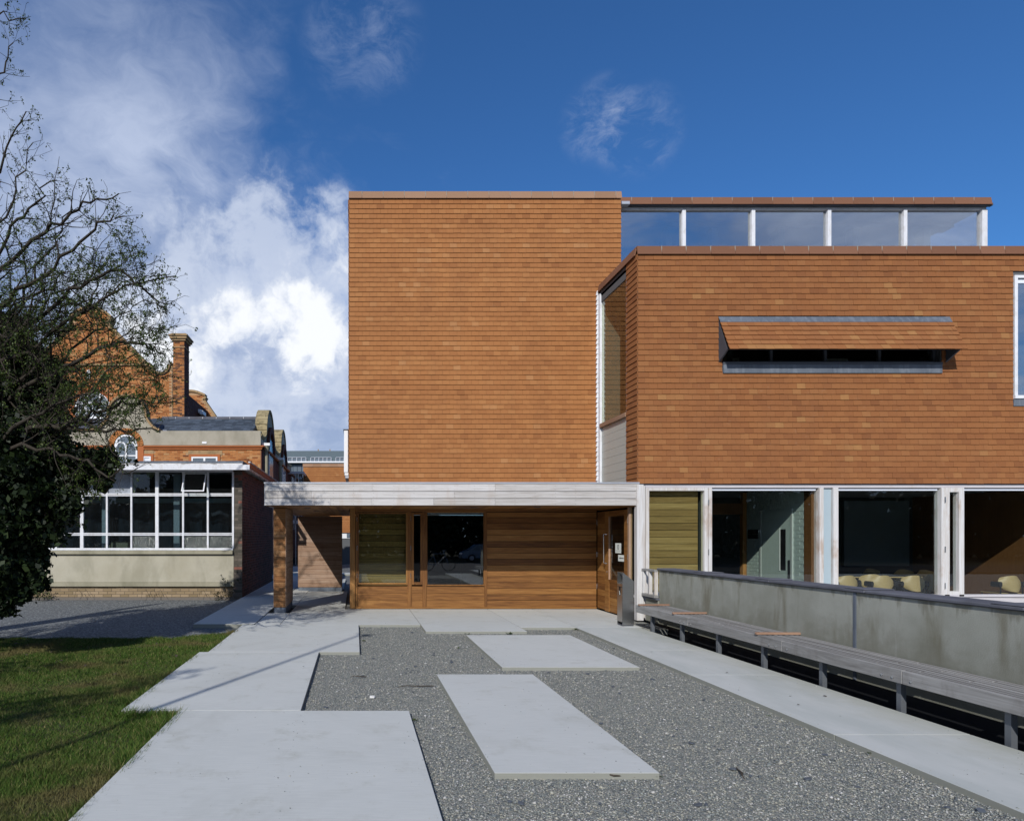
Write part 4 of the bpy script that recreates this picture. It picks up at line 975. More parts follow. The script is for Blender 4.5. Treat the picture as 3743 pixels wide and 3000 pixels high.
# ------------------------------------------------------------------ ash bin
ab = thing('ash_bin', (4.87, 11.55, 0), 'brushed steel ash bin with a sloping top standing beside the entrance', 'ash bin')
bx0, bx1, by0, by1 = 4.775, 4.975, 11.43, 11.66; hT, hL = 0.965, 0.805
m = MB(); t = 0.004
m.prism([(bx0, 0.02), (bx1, 0.02), (bx1, hL), (bx0 + 0.0, hT)], 'y', by0, by0 + t); m.build('front_panel', 'steel_brushed', ab)
m = MB(); m.prism([(bx0, 0.02), (bx1, 0.02), (bx1, hL), (bx0 + 0.0, hT)], 'y', by1 - t, by1); m.build('back_panel', 'steel_brushed', ab)
m = MB(); m.hexa([(bx0, by0 + t, hT - 0.004), (bx1, by0 + t, hL - 0.004), (bx1, by1 - t, hL - 0.004), (bx0, by1 - t, hT - 0.004), (bx0, by0 + t, hT), (bx1, by0 + t, hL), (bx1, by1 - t, hL), (bx0, by1 - t, hT)]); m.build('lid', 'steel_brushed', ab)
B('side_panel', 'steel_brushed', ab, bx1 - t, bx1, by0 + t, by1 - t, 0.02, hL - 0.005)
B('ash_door', 'steel_brushed', ab, bx0 - 0.002, bx0 + 0.004, by0 + 0.012, by1 - 0.012, 0.07, 0.69)
B('ash_tray', 'steel_bright', ab, bx0 + 0.004, bx1 - 0.01, by0 + 0.006, by1 - 0.006, 0.735, 0.745)
B('ash_shelf', 'steel_brushed', ab, bx0, bx0 + 0.01, by0 + 0.006, by1 - 0.006, 0.70, 0.75)
B('pictogram', 'black_plastic', ab, bx0 - 0.004, bx0 - 0.002, by0 + 0.08, by0 + 0.15, 0.54, 0.70)
m = MB(); m.hexa([(bx0 - .006, by0 + .095, .55), (bx0 - .006, by0 + .11, .55), (bx0 - .004, by0 + .11, .55), (bx0 - .004, by0 + .095, .55), (bx0 - .006, by0 + .12, .62), (bx0 - .006, by0 + .135, .62), (bx0 - .004, by0 + .135, .62), (bx0 - .004, by0 + .12, .62)]); m.build('cigarette_mark', 'paper', ab)
B('foot', 'slate_dark', ab, bx0 + 0.006, bx1 - 0.006, by0 + 0.01, by1 - 0.01, 0.0, 0.02)
for xx in (bx0 + 0.03, bx1 - 0.04): 
    m = MB(); m.tube([(xx, by0 - 0.003, 0.05), (xx, by0, 0.05)], 0.006, 8); m.build('rivet', 'steel_bright', ab)

# ------------------------------------------------------------------ garden wall, railing, bench
gw = thing('garden_wall', (5.65, 7, 0), 'grey rendered low wall with stained face and dark slate coping behind the bench', 'wall')
for a, b in ((0.2, 7.045), (7.085, 11.62)): B('render_panel', 'render_garden', gw, 5.52, 5.78, a, b, 0.02, 0.985)
B('joint_strip', 'lead', gw, 5.512, 5.76, 7.047, 7.083, 0.02, 0.985)
B('dark_base', 'black_membrane', gw, 5.54, 5.76, 0.2, 12.1, -0.55, 0.018)
e = [0.2, 2.0, 3.6, 5.25, 6.9, 8.5, 10.1, 11.66]
for a, b in zip(e[:-1], e[1:]):
    B('coping_stone', 'slate_coping', gw, 5.49, 5.82, a + 0.003, b - 0.003, 0.99, 1.025, 0.008)
    B('lap_strip', 'slate_coping', gw, 5.49, 5.82, a - 0.0, a + 0.28, 1.026, 1.036, 0.003)
B('stub_wall', 'render_garden', gw, 5.50, 5.74, 11.62, 12.12, 0.02, 0.44)
B('stub_slate', 'slate_coping', gw, 5.46, 5.76, 11.60, 12.14, 0.445, 0.475)
rl = thing('timber_rail', (5.5, 11.9, 0.48), 'small weathered timber frame between the door post and the garden wall', 'railing')
B('top_rail', 'bench_wood', rl, 5.44, 5.52, 11.64, 12.16, 0.955, 0.995, 0.003); B('bottom_rail', 'bench_wood', rl, 5.44, 5.52, 11.64, 12.16, 0.48, 0.53, 0.003)
for a in (11.64, 11.86, 12.11): B('post', 'silver_frame', rl, 5.45, 5.51, a, a + 0.045, 0.531, 0.954, 0.003)

bn = thing('bench', (5.25, 7, -0.5), 'long weathered grey slatted bench on steel legs running along the garden wall', 'bench')
BZ = 0.385; e = [1.6, 3.2, 5.05, 6.75, 8.45, 10.15, 11.42]
nb = [11.42, 9.62, 7.5, 5.85, 3.9, 1.6][::-1]
for a, b in zip(nb[:-1], nb[1:]):
    B('front_board', 'bench_wood', bn, 5.0, 5.045, a + 0.002, b - 0.002, BZ - 0.13, BZ - R.uniform(0, 0.006), 0.005)
    for yy in (a + 0.10, a + 0.22, b - 0.10):
        m = MB(); m.tube([(4.992, yy, BZ - 0.085), (5.0, yy, BZ - 0.085)], 0.012, 8); m.build('bolt', 'steel_bright', bn)
for k in range(7):
    x0 = 5.056 + k * 0.066
    cut = [1.6, 3.9 + 0.3 * (k % 2), 6.2 - 0.4 * (k % 3), 8.8 + 0.2 * (k % 2), 11.40]
    for a, b in zip(cut[:-1], cut[1:]): B('slat', 'bench_slat', bn, x0, x0 + 0.042, a + 0.002, b - 0.002, BZ - 0.035, BZ - R.uniform(0, 0.004), 0.006)
B('end_board', 'bench_wood', bn, 5.046, 5.50, 11.402, 11.42, BZ - 0.11, BZ - 0.036)
yy = 11.0
for k in range(10):
    ly = 10.95 - k * 1.0
    B('leg', 'steel_leg', bn, 5.075, 5.125, ly, ly + 0.05, -0.55, BZ - 0.137); B('bracket', 'steel_leg', bn, 5.05, 5.52, ly, ly + 0.05, BZ - 0.095, BZ - 0.037)
for (yy, lb, a) in ((11.25, 'loose brown batten lying across the far end of the bench', 0.0), (10.05, 'loose brown batten across the bench, second from the door', 2.0), (7.95, 'loose brown batten across the bench, nearest to the camera', -1.5)):
    o = tag(MB().bbox(-0.27, 0.27, -0.022, 0.022, 0, 0.028, 0.004).build('batten', 'batten_wood', None), lb, 'batten', 'loose battens on the bench')
    o.location = (5.25, yy, BZ + 0.001); o.rotation_euler = (0, 0, math.radians(a))

# ------------------------------------------------------------------ brickwork helper
def bricks(parent, mat, axis, plane, u0, u1, z0, z1, sign, test=None, bl=0.225, bh=0.075, proud=0.008, singles=0, seed=0, name='brick', header=False):
    """bricks proud of a wall; axis 'x': wall runs along x at y=plane (facing -y); 'y': runs along y at x=plane, facing sign"""
    rr = random.Random(seed); m = MB(); j = 0; z = z0; ns = 0
    while z < z1 - 0.02:
        u = u0 - (bl / 2 if j % 2 else 0)
        while u < u1 - 0.005:
            a, b = max(u, u0) + 0.005, min(u + bl, u1) - 0.005; c, d = z + 0.005, min(z + bh, z1) - 0.005
            if b - a > 0.03 and (test is None or test((a + b) / 2, (c + d) / 2)):
                r = rr.random(); pr = proud + rr.uniform(-0.002, 0.003); mm = MB() if ns < singles else m
                if axis == 'x': mm.box(a, b, plane - pr, plane + 0.02, c, d, r)
                elif sign > 0: mm.box(plane - 0.02, plane + pr, a, b, c, d, r)
                else: mm.box(plane - pr, plane + 0.02, a, b, c, d, r)
                if ns < singles: mm.build(name, mat, parent); ns += 1
            u += bl
        z += bh; j += 1
    if m.v: m.build(name, mat, parent, 'stuff')

# ================================================================== ANNEX (single storey, left)
AY = 16.7; AX = -2.95
an = thing('annex_building', (-6, AY, 0), 'old single storey annex with long white framed windows above a beige rendered panel', 'building')
def ax_(p): return PX(p, AY)
def az_(p): return PZ(p, AY)
zroof = az_(978)
B('side_wall', 'mortar_dark', an, AX - 0.25, AX, AY + 0.01, 22.8, -0.1, zroof - 0.15)
bricks(an, 'brick_dark', 'y', AX, AY + 0.01, 22.7, -0.02, zroof - 0.16, 1, seed=4, proud=0.006, singles=120)
pier = B('brick_pier', 'mortar_dark', an, ax_(492.5), AX - 0.001, AY, AY + 0.25, -0.08, zroof - 0.16)
bricks(pier, 'brick_pier', 'x', AY, ax_(492.5), AX - 0.001, -0.02, zroof - 0.16, 1, bl=0.2265, seed=5, singles=130)
LX = -16.0
B('plinth_wall', 'mortar_dark', an, LX, ax_(492), AY + 0.05, AY + 0.25, -0.1, az_(1234))
bricks(an, 'brick_buff', 'x', AY + 0.05, -9.3, ax_(492), az_(1257), az_(1235), 1, seed=6, singles=120)
B('base_beam', 'plinth_concrete', an, LX, ax_(492), AY - 0.03, AY + 0.2, az_(1234) + .001, az_(1225))
B('render_panel', 'render_annex', an, LX, ax_(492), AY - 0.015, AY + 0.2, az_(1225) + 0.003, az_(1167))
B('sill', 'plinth_concrete', an, LX, ax_(491), AY - 0.09, AY + 0.2, az_(1166.5), az_(1158.5), 0.01)
B('roof_slab', 'paint_peeling', an, LX, ax_(520) - 0.02, AY - 0.55, 22.9, zroof - 0.10, zroof - 0.02)
B('roof_felt', 'lead', an, LX, ax_(520), AY - 0.56, 23.0, zroof - 0.018, zroof + 0.03)
B('fascia', 'paint_white', an, LX, PX(526, AY - 0.55) + 0.0, AY - 0.60, AY - 0.565, PZ(988.7, AY - .6), PZ(978, AY - .6))
B('verge', 'brick_stone_red', an, PX(526, AY - 0.6) - 0.03, PX(526, AY - 0.6), AY - 0.56, 22.95, zroof - 0.14, zroof - 0.02)
B('verge_trim', 'paint_peeling', an, PX(526, AY - 0.6) - 0.04, PX(526, AY - 0.6) + 0.012, AY - 0.6, 22.97, zroof - 0.018, zroof + 0.012)
# window wall
ww = thing('window_wall', (-7, AY, 1.3)); ww.parent = an; ww.matrix_parent_inverse = WM[an.name].inverted()
zb0, zb1, zb2, zb3, zb4, zb5 = [az_(v) for v in (1157.7, 1127, 1121.5, 1044.3, 1038.3, 990)]
for a, b in ((zb0, zb0 + 0.055), (zb1, zb1 + 0.028), (zb2 - 0.028, zb2 + 0.0), (zb3, zb3 + 0.03), (zb4 - 0.03, zb4), (zb5 - 0.05, zb5 + 0.02)):
    B('rail', 'paint_white', ww, LX, ax_(491), AY - 0.03, AY + 0.06, a, b)
cols = [491, 437.9, 385.9, 331, 277.2, 225.7, 173, 119, 68, 15, -40, -92, -145, -200]
WCOL = {491: .05, 331: .085, 173: .085, 15: .085, -145: .085}
for i, c_ in enumerate(cols):
    w_ = WCOL.get(c_, 0.045); x = ax_(c_)
    B('mullion', 'paint_white', ww, x - w_ / 2, x + w_ / 2, AY - 0.032, AY + 0.062, zb0 + 0.055, zb5 - 0.05)
for i in range(len(cols) - 1):
    b, a = ax_(cols[i]) - WCOL.get(cols[i], .045) / 2, ax_(cols[i + 1]) + WCOL.get(cols[i + 1], .045) / 2
    for r_, (z0_, z1_) in enumerate(((zb0 + 0.055, zb1), (zb2, zb3), (zb4, zb5 - 0.05))):
        if r_ == 2 and i == 1: continue
        gm = 'glass_dirty'
        if r_ == 2 and 3 < i <= 6: gm = 'glass_frosted'
        if r_ == 0 and i in (0, 1, 3): gm = 'glass_pattern'
        B('pane', gm, ww, a, b, AY + 0.01, AY + 0.016, z0_, z1_)
# the open top-hung light
ol = thing('open_light', (ax_(411), AY, zb5)); ol.parent = ww; ol.matrix_parent_inverse = WM[ww.name].inverted(); ol['label'] = 'top hung window light propped open'
a, b = ax_(385.9) + 0.03, ax_(437.9) - 0.03; zt_, zbm = zb5 - 0.07, zb4 + 0.03; out = 0.30
def T(xx, s, o=0): # s 0 top..1 bottom
    return (xx, AY - 0.03 - out * s - o, zt_ + (zbm - zt_) * s)
om = MB()
for (xa, xb, sa, sb) in ((a, a + 0.03, 0, 1), (b - 0.03, b, 0, 1), (a + .03, b - .03, 0, 0.06), (a + .03, b - .03, 0.94, 1)):
    om.hexa([T(xa, sb, 0), T(xb, sb, 0), T(xb, sb, -0.03), T(xa, sb, -0.03), T(xa, sa, 0), T(xb, sa, 0), T(xb, sa, -0.03), T(xa, sa, -0.03)])
ol2 = om.build('open_window_light', 'paint_white', an, label='top hung window light propped open')
pm = MB(); pm.hexa([T(a + .03, .94, -.012), T(b - .03, .94, -.012), T(b - .03, .94, -.018), T(a + .03, .94, -.018), T(a + .03, .06, -.012), T(b - .03, .06, -.012), T(b - .03, .06, -.018), T(a + .03, .06, -.018)])
pm.build('light_pane', 'glass', ol2); bpy.data.objects.remove(ol)
m = MB(); m.tube([(a + 0.3, AY, zb4 + 0.02), (a + 0.3, AY - out, zbm + 0.01)], 0.006, 6); m.build('window_stay', 'black_plastic', ol2)
# torn papers on the panes
pp = MB(); rr = random.Random(2)
def torn(x0, x1, z0, z1, pts): 
    pp.prism([(x0 + (x1 - x0) * u, z0 + (z1 - z0) * v) for u, v in pts], 'y', AY + 0.02, AY + 0.024)
xa, xb = ax_(277.2) + .03, ax_(331) - .05
torn(xa, xb, zb4, zb5 - .05, [(0, 0), (.10, .1), (.03, .2), (.2, .35), (.12, .5), (.33, .62), (.1, .72), (.14, .9), (.3, .84), (.36, .97), (0, 1)][::-1])
torn(xa, xb, zb4, zb5 - .05, [(.6, 1), (.62, .75), (.75, .8), (.82, .68), (1.0, 1)])
xa, xb = ax_(119) + .03, ax_(173) - .05
torn(xa, xb, zb4, zb5 - .05, [(0.4, 0), (1, 0), (1, .6), (.75, .8), (.5, .75), (.4, .95), (.1, .9), (.3, .6), (.5, .4)])
pp.build('torn_paper', 'paper_yellow', ww)
# inside the annex
B('inner_floor', 'interior_dark', an, LX, AX - 0.26, AY + 0.26, 22.6, -0.05, 0.0); B('inner_back', 'interior_dark', an, LX, AX - 0.26, 22.6, 22.7, 0, zroof - 0.11)
B('inner_ceiling', 'interior_dark', an, LX, AX - 0.26, AY + 0.26, 22.6, zroof - 0.2, zroof - 0.11); B('inner_sill', 'paint_white', an, LX, AX - 0.26, AY + 0.2, AY + 0.45, az_(1159), az_(1156))
for c_ in (355, 200, 45, -110): B('inner_post', 'paint_clean', an, ax_(c_), ax_(c_) + 0.16, AY + 0.45, AY + 0.6, 0, zroof - 0.2)
B('inner_beam', 'interior_green', an, LX, AX - 0.26, AY + 0.62, AY + 0.8, zb3 - 0.14, zb3 - 0.02)
cv = MB(); xx = AX - 0.3; ycur = AY + 0.85
pts = []
while xx > -13:
    ph = xx * 14; y_ = ycur + 0.05 * math.sin(ph) + 0.03 * math.sin(ph * 0.37)
    pts.append((xx, y_)); xx -= 0.05
for (xa, ya), (xb, yb) in zip(pts[:-1], pts[1:]):
    cv.add([(xa, ya, 0.3), (xb, yb, 0.3), (xb, yb, zb3 - 0.15), (xa, ya, zb3 - 0.15)], [(0, 1, 2, 3)])
cv.build('curtain', 'curtain_grey', an)
for i, (c0_, c1_, h_, lb) in enumerate(((226, 262, 0.20, 'pale lidded box on the inside sill of the annex window, the larger one'), (212, 224, 0.10, 'small pale box on the inside sill of the annex window, left of the larger one'))):
    m = MB(); z0_ = az_(1155.9); m.bbox(ax_(c0_), ax_(c1_), AY + 0.24, AY + 0.42, z0_, z0_ + h_, 0.01)
    tag(m.build('box', 'cardboard', None), lb, 'box')

# ================================================================== VICTORIAN BUILDING
VY = 26.0; VX = -3.84
vb = thing('victorian_building', (-9, VY, 0), 'red brick Victorian building with curved stone gables, slate roof and a tall chimney', 'building')
def vx(p, d=VY): return PX(p, d)
def vz(p, d=VY): return PZ(p, d)
zpar = vz(907)
# front wing body
fwm = MB(); fwm.box(-24, VX, VY, VY + 0.4, 0, vz(937.5)); front = fwm.build('front_wall', 'mortar_orange', vb)
AC, AR, AZs = vx(265.5), 0.465, vz(939)        # arched window centre, radius, spring height
def inarch(x, z, grow=0.0): return abs(x - AC) < AR + grow and (z < AZs or (x - AC) ** 2 + (z - AZs) ** 2 < (AR + grow) ** 2)
wins = [(vx(301.5), vx(318), vz(985), vz(960.5)), (vx(403.5), vx(458), vz(985), vz(961.5))]
bands = [(vx(396), vx(468), vz(958), vz(948.5)), (vx(297), vx(324), vz(958), vz(948.5))]
def tv(x, z):
    if inarch(x, z, 0.27): return False
    for a, b, c_, d_ in wins:
        if a - 0.12 < x < b + 0.12 and c_ < z < d_ + 0.05: return False
    for a, b, c_, d_ in bands:
        if a < x < b and c_ < z < d_: return False
    return True
bricks(front, 'brick_old', 'x', VY, -11.5, VX - 0.01, vz(985), vz(946), 1, test=tv, seed=11)
for a, b, c_, d_ in bands: B('lintel', 'sandstone', front, a, b, VY - 0.02, VY + 0.05, c_, d_)
for (z0_, z1_, pr) in ((vz(946), vz(943), 0.05), (vz(943) + .003, vz(941), 0.08), (vz(941) + .003, vz(938.5), 0.11)):
    B('string_course', 'brick_stone_red', front, -24, vx(228), VY - pr, VY + 0.05, z0_, z1_); B('string_course', 'brick_stone_red', front, vx(303), VX + pr, VY - pr, VY + 0.05, z0_, z1_)
# rendered parapet with curved gable round the arched window
cx_, cz_ = AC + 0.05, vz(872); rg_ = vx(305.5) - cx_
pts = [(-24, vz(937.3)), (-24, zpar)]
for side in (-1, 1):
    arc = []
    for i in range(9):
        t_ = i / 8; arc.append((cx_ + side * (1.32 + (rg_ + 0.02 - 1.32) * t_), zpar + (vz(880) - zpar) * (t_ ** 2.0)))
    if side < 0: pts += arc
    else: right = arc[::-1]
for i in range(17):
    w = math.pi * (1 - i / 16); pts.append((cx_ + rg_ * math.cos(w), cz_ + rg_ * math.sin(w)))
pts += right; pts += [(VX, zpar), (VX, vz(937.3))]
# notch for the arch (outline continues along the bottom)
ra = AR + 0.26
for i in range(17):
    w = math.pi * i / 16; pts.append((AC + ra * math.cos(w), max(vz(937.3), AZs + ra * math.sin(w))))
par = MB(); par.prism(pts, 'y', VY - 0.03, VY + 0.35); par.build('render_parapet', 'render_old', vb)
# parapet coping
cm = MB(); top = [p for p in pts[1:-19]]
for (a, b) in zip(top[:-1], top[1:]):
    if abs(a[0] - b[0]) + abs(a[1] - b[1]) < 1e-4: continue
    dx, dz = b[0] - a[0], b[1] - a[1]; l_ = math.hypot(dx, dz); nx, nz = -dz / l_, dx / l_
    o1, o2 = 0.005, 0.085
    q = lambda p, o, y: (p[0] + nx * o, y, p[1] + nz * o)
    cm.hexa([q(a, o1, VY - 0.12), q(b, o1, VY - 0.12), q(b, o1, VY + 0.40), q(a, o1, VY + 0.40), q(a, o2, VY - 0.12), q(b, o2, VY - 0.12), q(b, o2, VY + 0.40), q(a, o2, VY + 0.40)])
cm.build('coping', 'sandstone', vb)
# brick arch ring (voussoirs)
for i in range(22):
    a0, a1 = math.pi * i / 22 + 0.012, math.pi * (i + 1) / 22 - 0.012
    m = MB(); q = lambda w, r, y: (AC + r * math.cos(w), y, AZs + r * math.sin(w))
    m.hexa([q(a1, AR + .02, VY - .05), q(a0, AR + .02, VY - .05), q(a0, AR + .02, VY + .1), q(a1, AR + .02, VY + .1), q(a1, AR + .26, VY - .05), q(a0, AR + .26, VY - .05), q(a0, AR + .26, VY + .1), q(a1, AR + .26, VY + .1)])
    m.build('voussoir', 'brick_old', vb)
for s_ in (-1, 1):
    xa, xb = sorted((AC + s_ * (AR + 0.02), AC + s_ * (AR + 0.26))); B('arch_jamb', 'brick_stone_red', vb, xa, xb, VY - 0.05, VY + 0.1, vz(990), AZs - 0.01)
    
def ring(mb, cx, cz, r0, r1, y0, y1, a0=0, a1=2 * math.pi, n=24):
    for i in range(n):
        w0, w1_ = a0 + (a1 - a0) * i / n, a0 + (a1 - a0) * (i + 1) / n
        q = lambda w, r, y: (cx + r * math.cos(w), y, cz + r * math.sin(w))
        mb.hexa([q(w1_, r0, y0), q(w0, r0, y0), q(w0, r0, y1), q(w1_, r0, y1), q(w1_, r1, y0), q(w0, r1, y0), q(w0, r1, y1), q(w1_, r1, y1)])
aw = MB(); ring(aw, AC, AZs, AR - 0.07, AR, VY - 0.03, VY + 0.02, 0, math.pi, 16)
aw.box(AC - AR, AC - AR + .07, VY - 0.03, VY + 0.02, vz(995), AZs); aw.box(AC + AR - .07, AC + AR, VY - 0.03, VY + 0.02, vz(995), AZs)
aw.box(AC - .04, AC + .04, VY - 0.032, VY + 0.02, vz(995), AZs - 0.02); aw.box(AC - AR + .07, AC + AR - .07, VY - 0.03, VY + 0.018, vz(960.5), vz(958))
for s_ in (-1, 1): ring(aw, AC + s_ * 0.20, AZs - 0.02, 0.155, 0.205, VY - 0.031, VY + 0.02, 0, math.pi, 12)
aw = aw.build('arched_window', 'paint_clean', vb)
gm_ = MB(); gm_.prism([(AC - AR + .02, vz(995)), (AC + AR - .02, vz(995))] + [(AC + (AR - .02) * math.cos(math.pi * i / 16), AZs + (AR - .02) * math.sin(math.pi * i / 16)) for i in range(17)], 'y', VY - 0.008, VY - 0.002)
gm_.build('pane', 'office_window', aw)
for (a, b, c_, d_), n_ in zip(wins, (1, 2)):
    m = MB(); m.box(a, a + .06, VY - .04, VY + .0, c_, d_); m.box(b - .06, b, VY - .04, VY, c_, d_); m.box(a + .06, b - .06, VY - .04, VY, d_ - .06, d_)
    if n_ == 2: m.box((a + b) / 2 - .04, (a + b) / 2 + .04, VY - .042, VY, c_, d_ - .06)
    m = m.build('window', 'paint_clean', vb); B('pane', 'office_window' if n_ == 2 else 'blind_white', m, a + .06, b - .06, VY - .015, VY - .005, c_, d_ - .06)
    for (xa, xb, za, zb__) in ((a - .11, a - .005, c_, d_ + .1), (b + .005, b + .11, c_, d_ + .1), (a - .004, b + .004, d_ + .005, d_ + .1)): B('window_surround', 'brick_stone_red', m, xa, xb, VY - .035, VY + .01, za, zb__)
B('air_vent', 'paint_clean', vb, vx(426), vx(435.5), VY - .05, VY - .031, vz(934), vz(930))
# slate roof of the front wing
r0y, r1y = VY + 0.40, VY + 2.6; r0z, r1z = zpar - 0.02, PZ(881.5, VY + 2.6)
rf = MB(); rf.prism([(r0y, r0z), (r1y, r1z), (r1y + 2.6, r0z)], 'x', -13.5, VX - 0.42); rf = rf.build('slate_roof', 'slate_dark', vb)
sm_ = MB(); rr = random.Random(5); dv = Vector((0, r1y - r0y, r1z - r0z)); Ls = dv.length; dv.normalize(); nv = Vector((0, -dv.z, dv.y)); nr = 12
for j in range(nr):
    xx = -9.2 + (0.15 if j % 2 else 0)
    while xx < VX - 0.44:
        s0_, s1_ = Ls * j / nr, Ls * (j + 1) / nr + 0.01
        P0 = Vector((xx, r0y, r0z)); q = lambda dx, s, o: tuple(P0 + Vector((dx, 0, 0)) + dv * s + nv * o)
        wq = min(0.295, VX - 0.43 - xx); lo = 0.018 + rr.uniform(0, 0.006)
        sm_.hexa([q(0, s0_, lo), q(wq, s0_, lo), q(wq, s0_, lo - .008), q(0, s0_, lo - .008), q(0, s1_, .01), q(wq, s1_, .01), q(wq, s1_, .002), q(0, s1_, .002)], rr.random())
        xx += 0.30
sm_.build('slate', 'slate_roof', rf, 'stuff')
xx = -8.6
while xx < VX - 0.8:
    B('ridge_tile', 'slate_coping', vb, xx, xx + 0.585, r1y - 0.14, r1y + 0.14, r1z - 0.04, r1z + 0.07); B('ridge_joint', 'paint_clean', vb, xx + 0.586, xx + 0.602, r1y - 0.13, r1y + 0.13, r1z - 0.02, r1z + 0.06); xx += 0.605
m = MB(); pa = (vx(316, VY + 1), vx(337, VY + .5)); m.hexa([(-8.4, VY + 1.9, r0z + .62), (-8.15, VY + 1.9, r0z + .62), (-8.1, VY + 2, r0z + .66), (-8.4, VY + 2, r0z + .66), (-8.0, VY + .5, r0z + .06), (-7.85, VY + .5, r0z + .06), (-7.85, VY + .6, r0z + .12), (-8.0, VY + .6, r0z + .12)]); m.build('lead_valley', 'zinc_pale', vb)
# side wall with two round gables (faces right)
def side_pts():
    P = [(VY + 0.01, 0), (VY + 0.01, zpar - 0.2)]
    for c_ in (28.75, 34.0):
        rr_ = 1.22; zc_ = 5.90
        for i in range(6): t_ = i / 5; P.append((c_ - 2.3 + (2.3 - rr_) * t_, 5.62 + 0.12 * 0 + (zc_ - 5.62) * t_ ** 2.4))
        for i in range(1, 16): w = math.pi * (1 - i / 16); P.append((c_ + rr_ * math.cos(w), zc_ + rr_ * math.sin(w)))
        for i in range(6): t_ = 1 - i / 5; P.append((c_ + 2.3 - (2.3 - rr_) * t_, 5.62 + (zc_ - 5.62) * t_ ** 2.4))
    P += [(38.5, 5.75), (38.5, 0)]; return P
SP = side_pts()
m = MB(); m.prism(SP, 'x', VX - 0.40, VX - 0.001); sw_ = m.build('side_wall', 'render_old', vb)
cm = MB()
top = SP[1:-1]
for (a, b) in zip(top[:-1], top[1:]):
    dx, dz = b[0] - a[0], b[1] - a[1]; l_ = math.hypot(dx, dz)
    if l_ < 1e-3: continue
    ny, nz = -dz / l_, dx / l_
    q = lambda p, o, x: (x, p[0] + ny * o, p[1] + nz * o)
    cm.hexa([q(a, .004, VX - .47), q(b, .004, VX - .47), q(b, .004, VX + .05), q(a, .004, VX + .05), q(a, .12, VX - .47), q(b, .12, VX - .47), q(b, .12, VX + .05), q(a, .12, VX + .05)])
cm.build('gable_coping', 'lichen_stone', sw_)
B('side_brick', 'brick_dark', sw_, VX, VX + 0.03, VY + 0.02, 38.4, 0, vz(941))
B('side_cornice', 'brick_stone_red', sw_, VX, VX + 0.14, VY + 0.02, 38.4, vz(941) + .003, vz(937))
for c_ in (28.75, 34.0):
    m = MB()
    for i in range(14):
        w0, w1_ = math.pi * i / 14, math.pi * (i + 1) / 14
        q = lambda w, r, x: (x, c_ + r * math.cos(w), 5.35 + r * math.sin(w))
        m.hexa([q(w0, .85, VX), q(w1_, .85, VX), q(w1_, .85, VX + .12), q(w0, .85, VX + .12), q(w0, 1.12, VX), q(w1_, 1.12, VX), q(w1_, 1.12, VX + .12), q(w0, 1.12, VX + .12)])
    m.build('brick_arch', 'brick_dark', sw_)
    B('side_window', 'paint_clean', sw_, VX + .035, VX + .09, c_ - .8, c_ - .7, 2, 5.5); B('side_window', 'office_window', sw_, VX + .03, VX + .05, c_ - .68, c_ + .8, 2, 5.9)
for yy in (26.35, 31.3):
    m = MB(); m.tube([(VX + .17, yy, 2), (VX + .17, yy, 5.05), (VX + .17, yy, 5.1), (VX + .17, yy, 5.3)], [.08, .08, .11, .14], 10); m.build('column', 'plinth_concrete', sw_)
B('column_cap', 'paint_clean', sw_, VX + .02, VX + .34, 26.2, 26.5, 5.31, 5.42); B('column_cap', 'paint_clean', sw_, VX + .02, VX + .34, 31.15, 31.45, 5.31, 5.42)
m = MB(); m.prism([(30.4, 5.3), (31.6, 6.4), (33.0, 5.3)], 'x', -12, VX - .41); m.build('rear_roof', 'slate_dark', vb)

# main gable and chimney
MY = 32.0
def mx(p, d=MY): return PX(p, d)
def mz(p, d=MY): return PZ(p, d)
gc = mx(191)
gp = [(mx(404), mz(905)), (mx(363), mz(766)), (mx(359), mz(766))]
gp = [(mx(363), mz(905)), (mx(363), mz(767))]
for i in range(9):
    w = -math.pi * i / 8 * 1.0
    gp.append((mx(337) + (mx(359) - mx(337)) * math.cos(w), mz(768) + (mx(359) - mx(337)) * 0.95 * math.sin(w)))
gp += [(mx(308), mz(767)), (mx(226), mz(683)), (mx(233), mz(669))]
for i in range(1, 8):
    t_ = i / 8; gp.append((mx(233) + (mx(149) - mx(233)) * t_, mz(669) + (mz(648) - mz(669)) * math.sin(math.pi * t_)))
gp += [(mx(149), mz(669)), (mx(156), mz(683)), (mx(74), mz(767)), (mx(-60), mz(767)), (mx(-60), mz(905))]
gable = MB().prism(gp[::-1], 'y', MY, MY + 0.45).build('gable_wall', 'mortar_orange', vb)
def inside(x, z, P):
    c_ = False; n = len(P)
    for i in range(n):
        (xa, za), (xb, zb__) = P[i], P[(i + 1) % n]
        if (za > z) != (zb__ > z) and x < (xb - xa) * (z - za) / (zb__ - za) + xa: c_ = not c_
    return c_
CWx, CWz, CWr = mx(196.5), mz(864), 0.92
bricks(gable, 'brick_old', 'x', MY, mx(20), mx(362), mz(888), mz(655), 1, test=lambda x, z: inside(x - .1, z, gp) and inside(x + .1, z, gp) and inside(x, z + .05, gp) and (x - CWx) ** 2 + (z - CWz) ** 2 > (CWr + .28) ** 2, seed=12)
cm = MB()
for (a, b) in zip(gp[1:-1], gp[2:-1]):
    dx, dz = b[0] - a[0], b[1] - a[1]; l_ = math.hypot(dx, dz)
    if l_ < 1e-3: continue
    nx, nz = dz / l_, -dx / l_
    q = lambda p, o, y: (p[0] + nx * o, y, p[1] + nz * o)
    cm.hexa([q(a, .004, MY - .1), q(b, .004, MY - .1), q(b, .004, MY + .5), q(a, .004, MY + .5), q(a, .11, MY - .1), q(b, .11, MY - .1), q(b, .11, MY + .5), q(a, .11, MY + .5)])
cm.build('gable_coping', 'sandstone', gable)
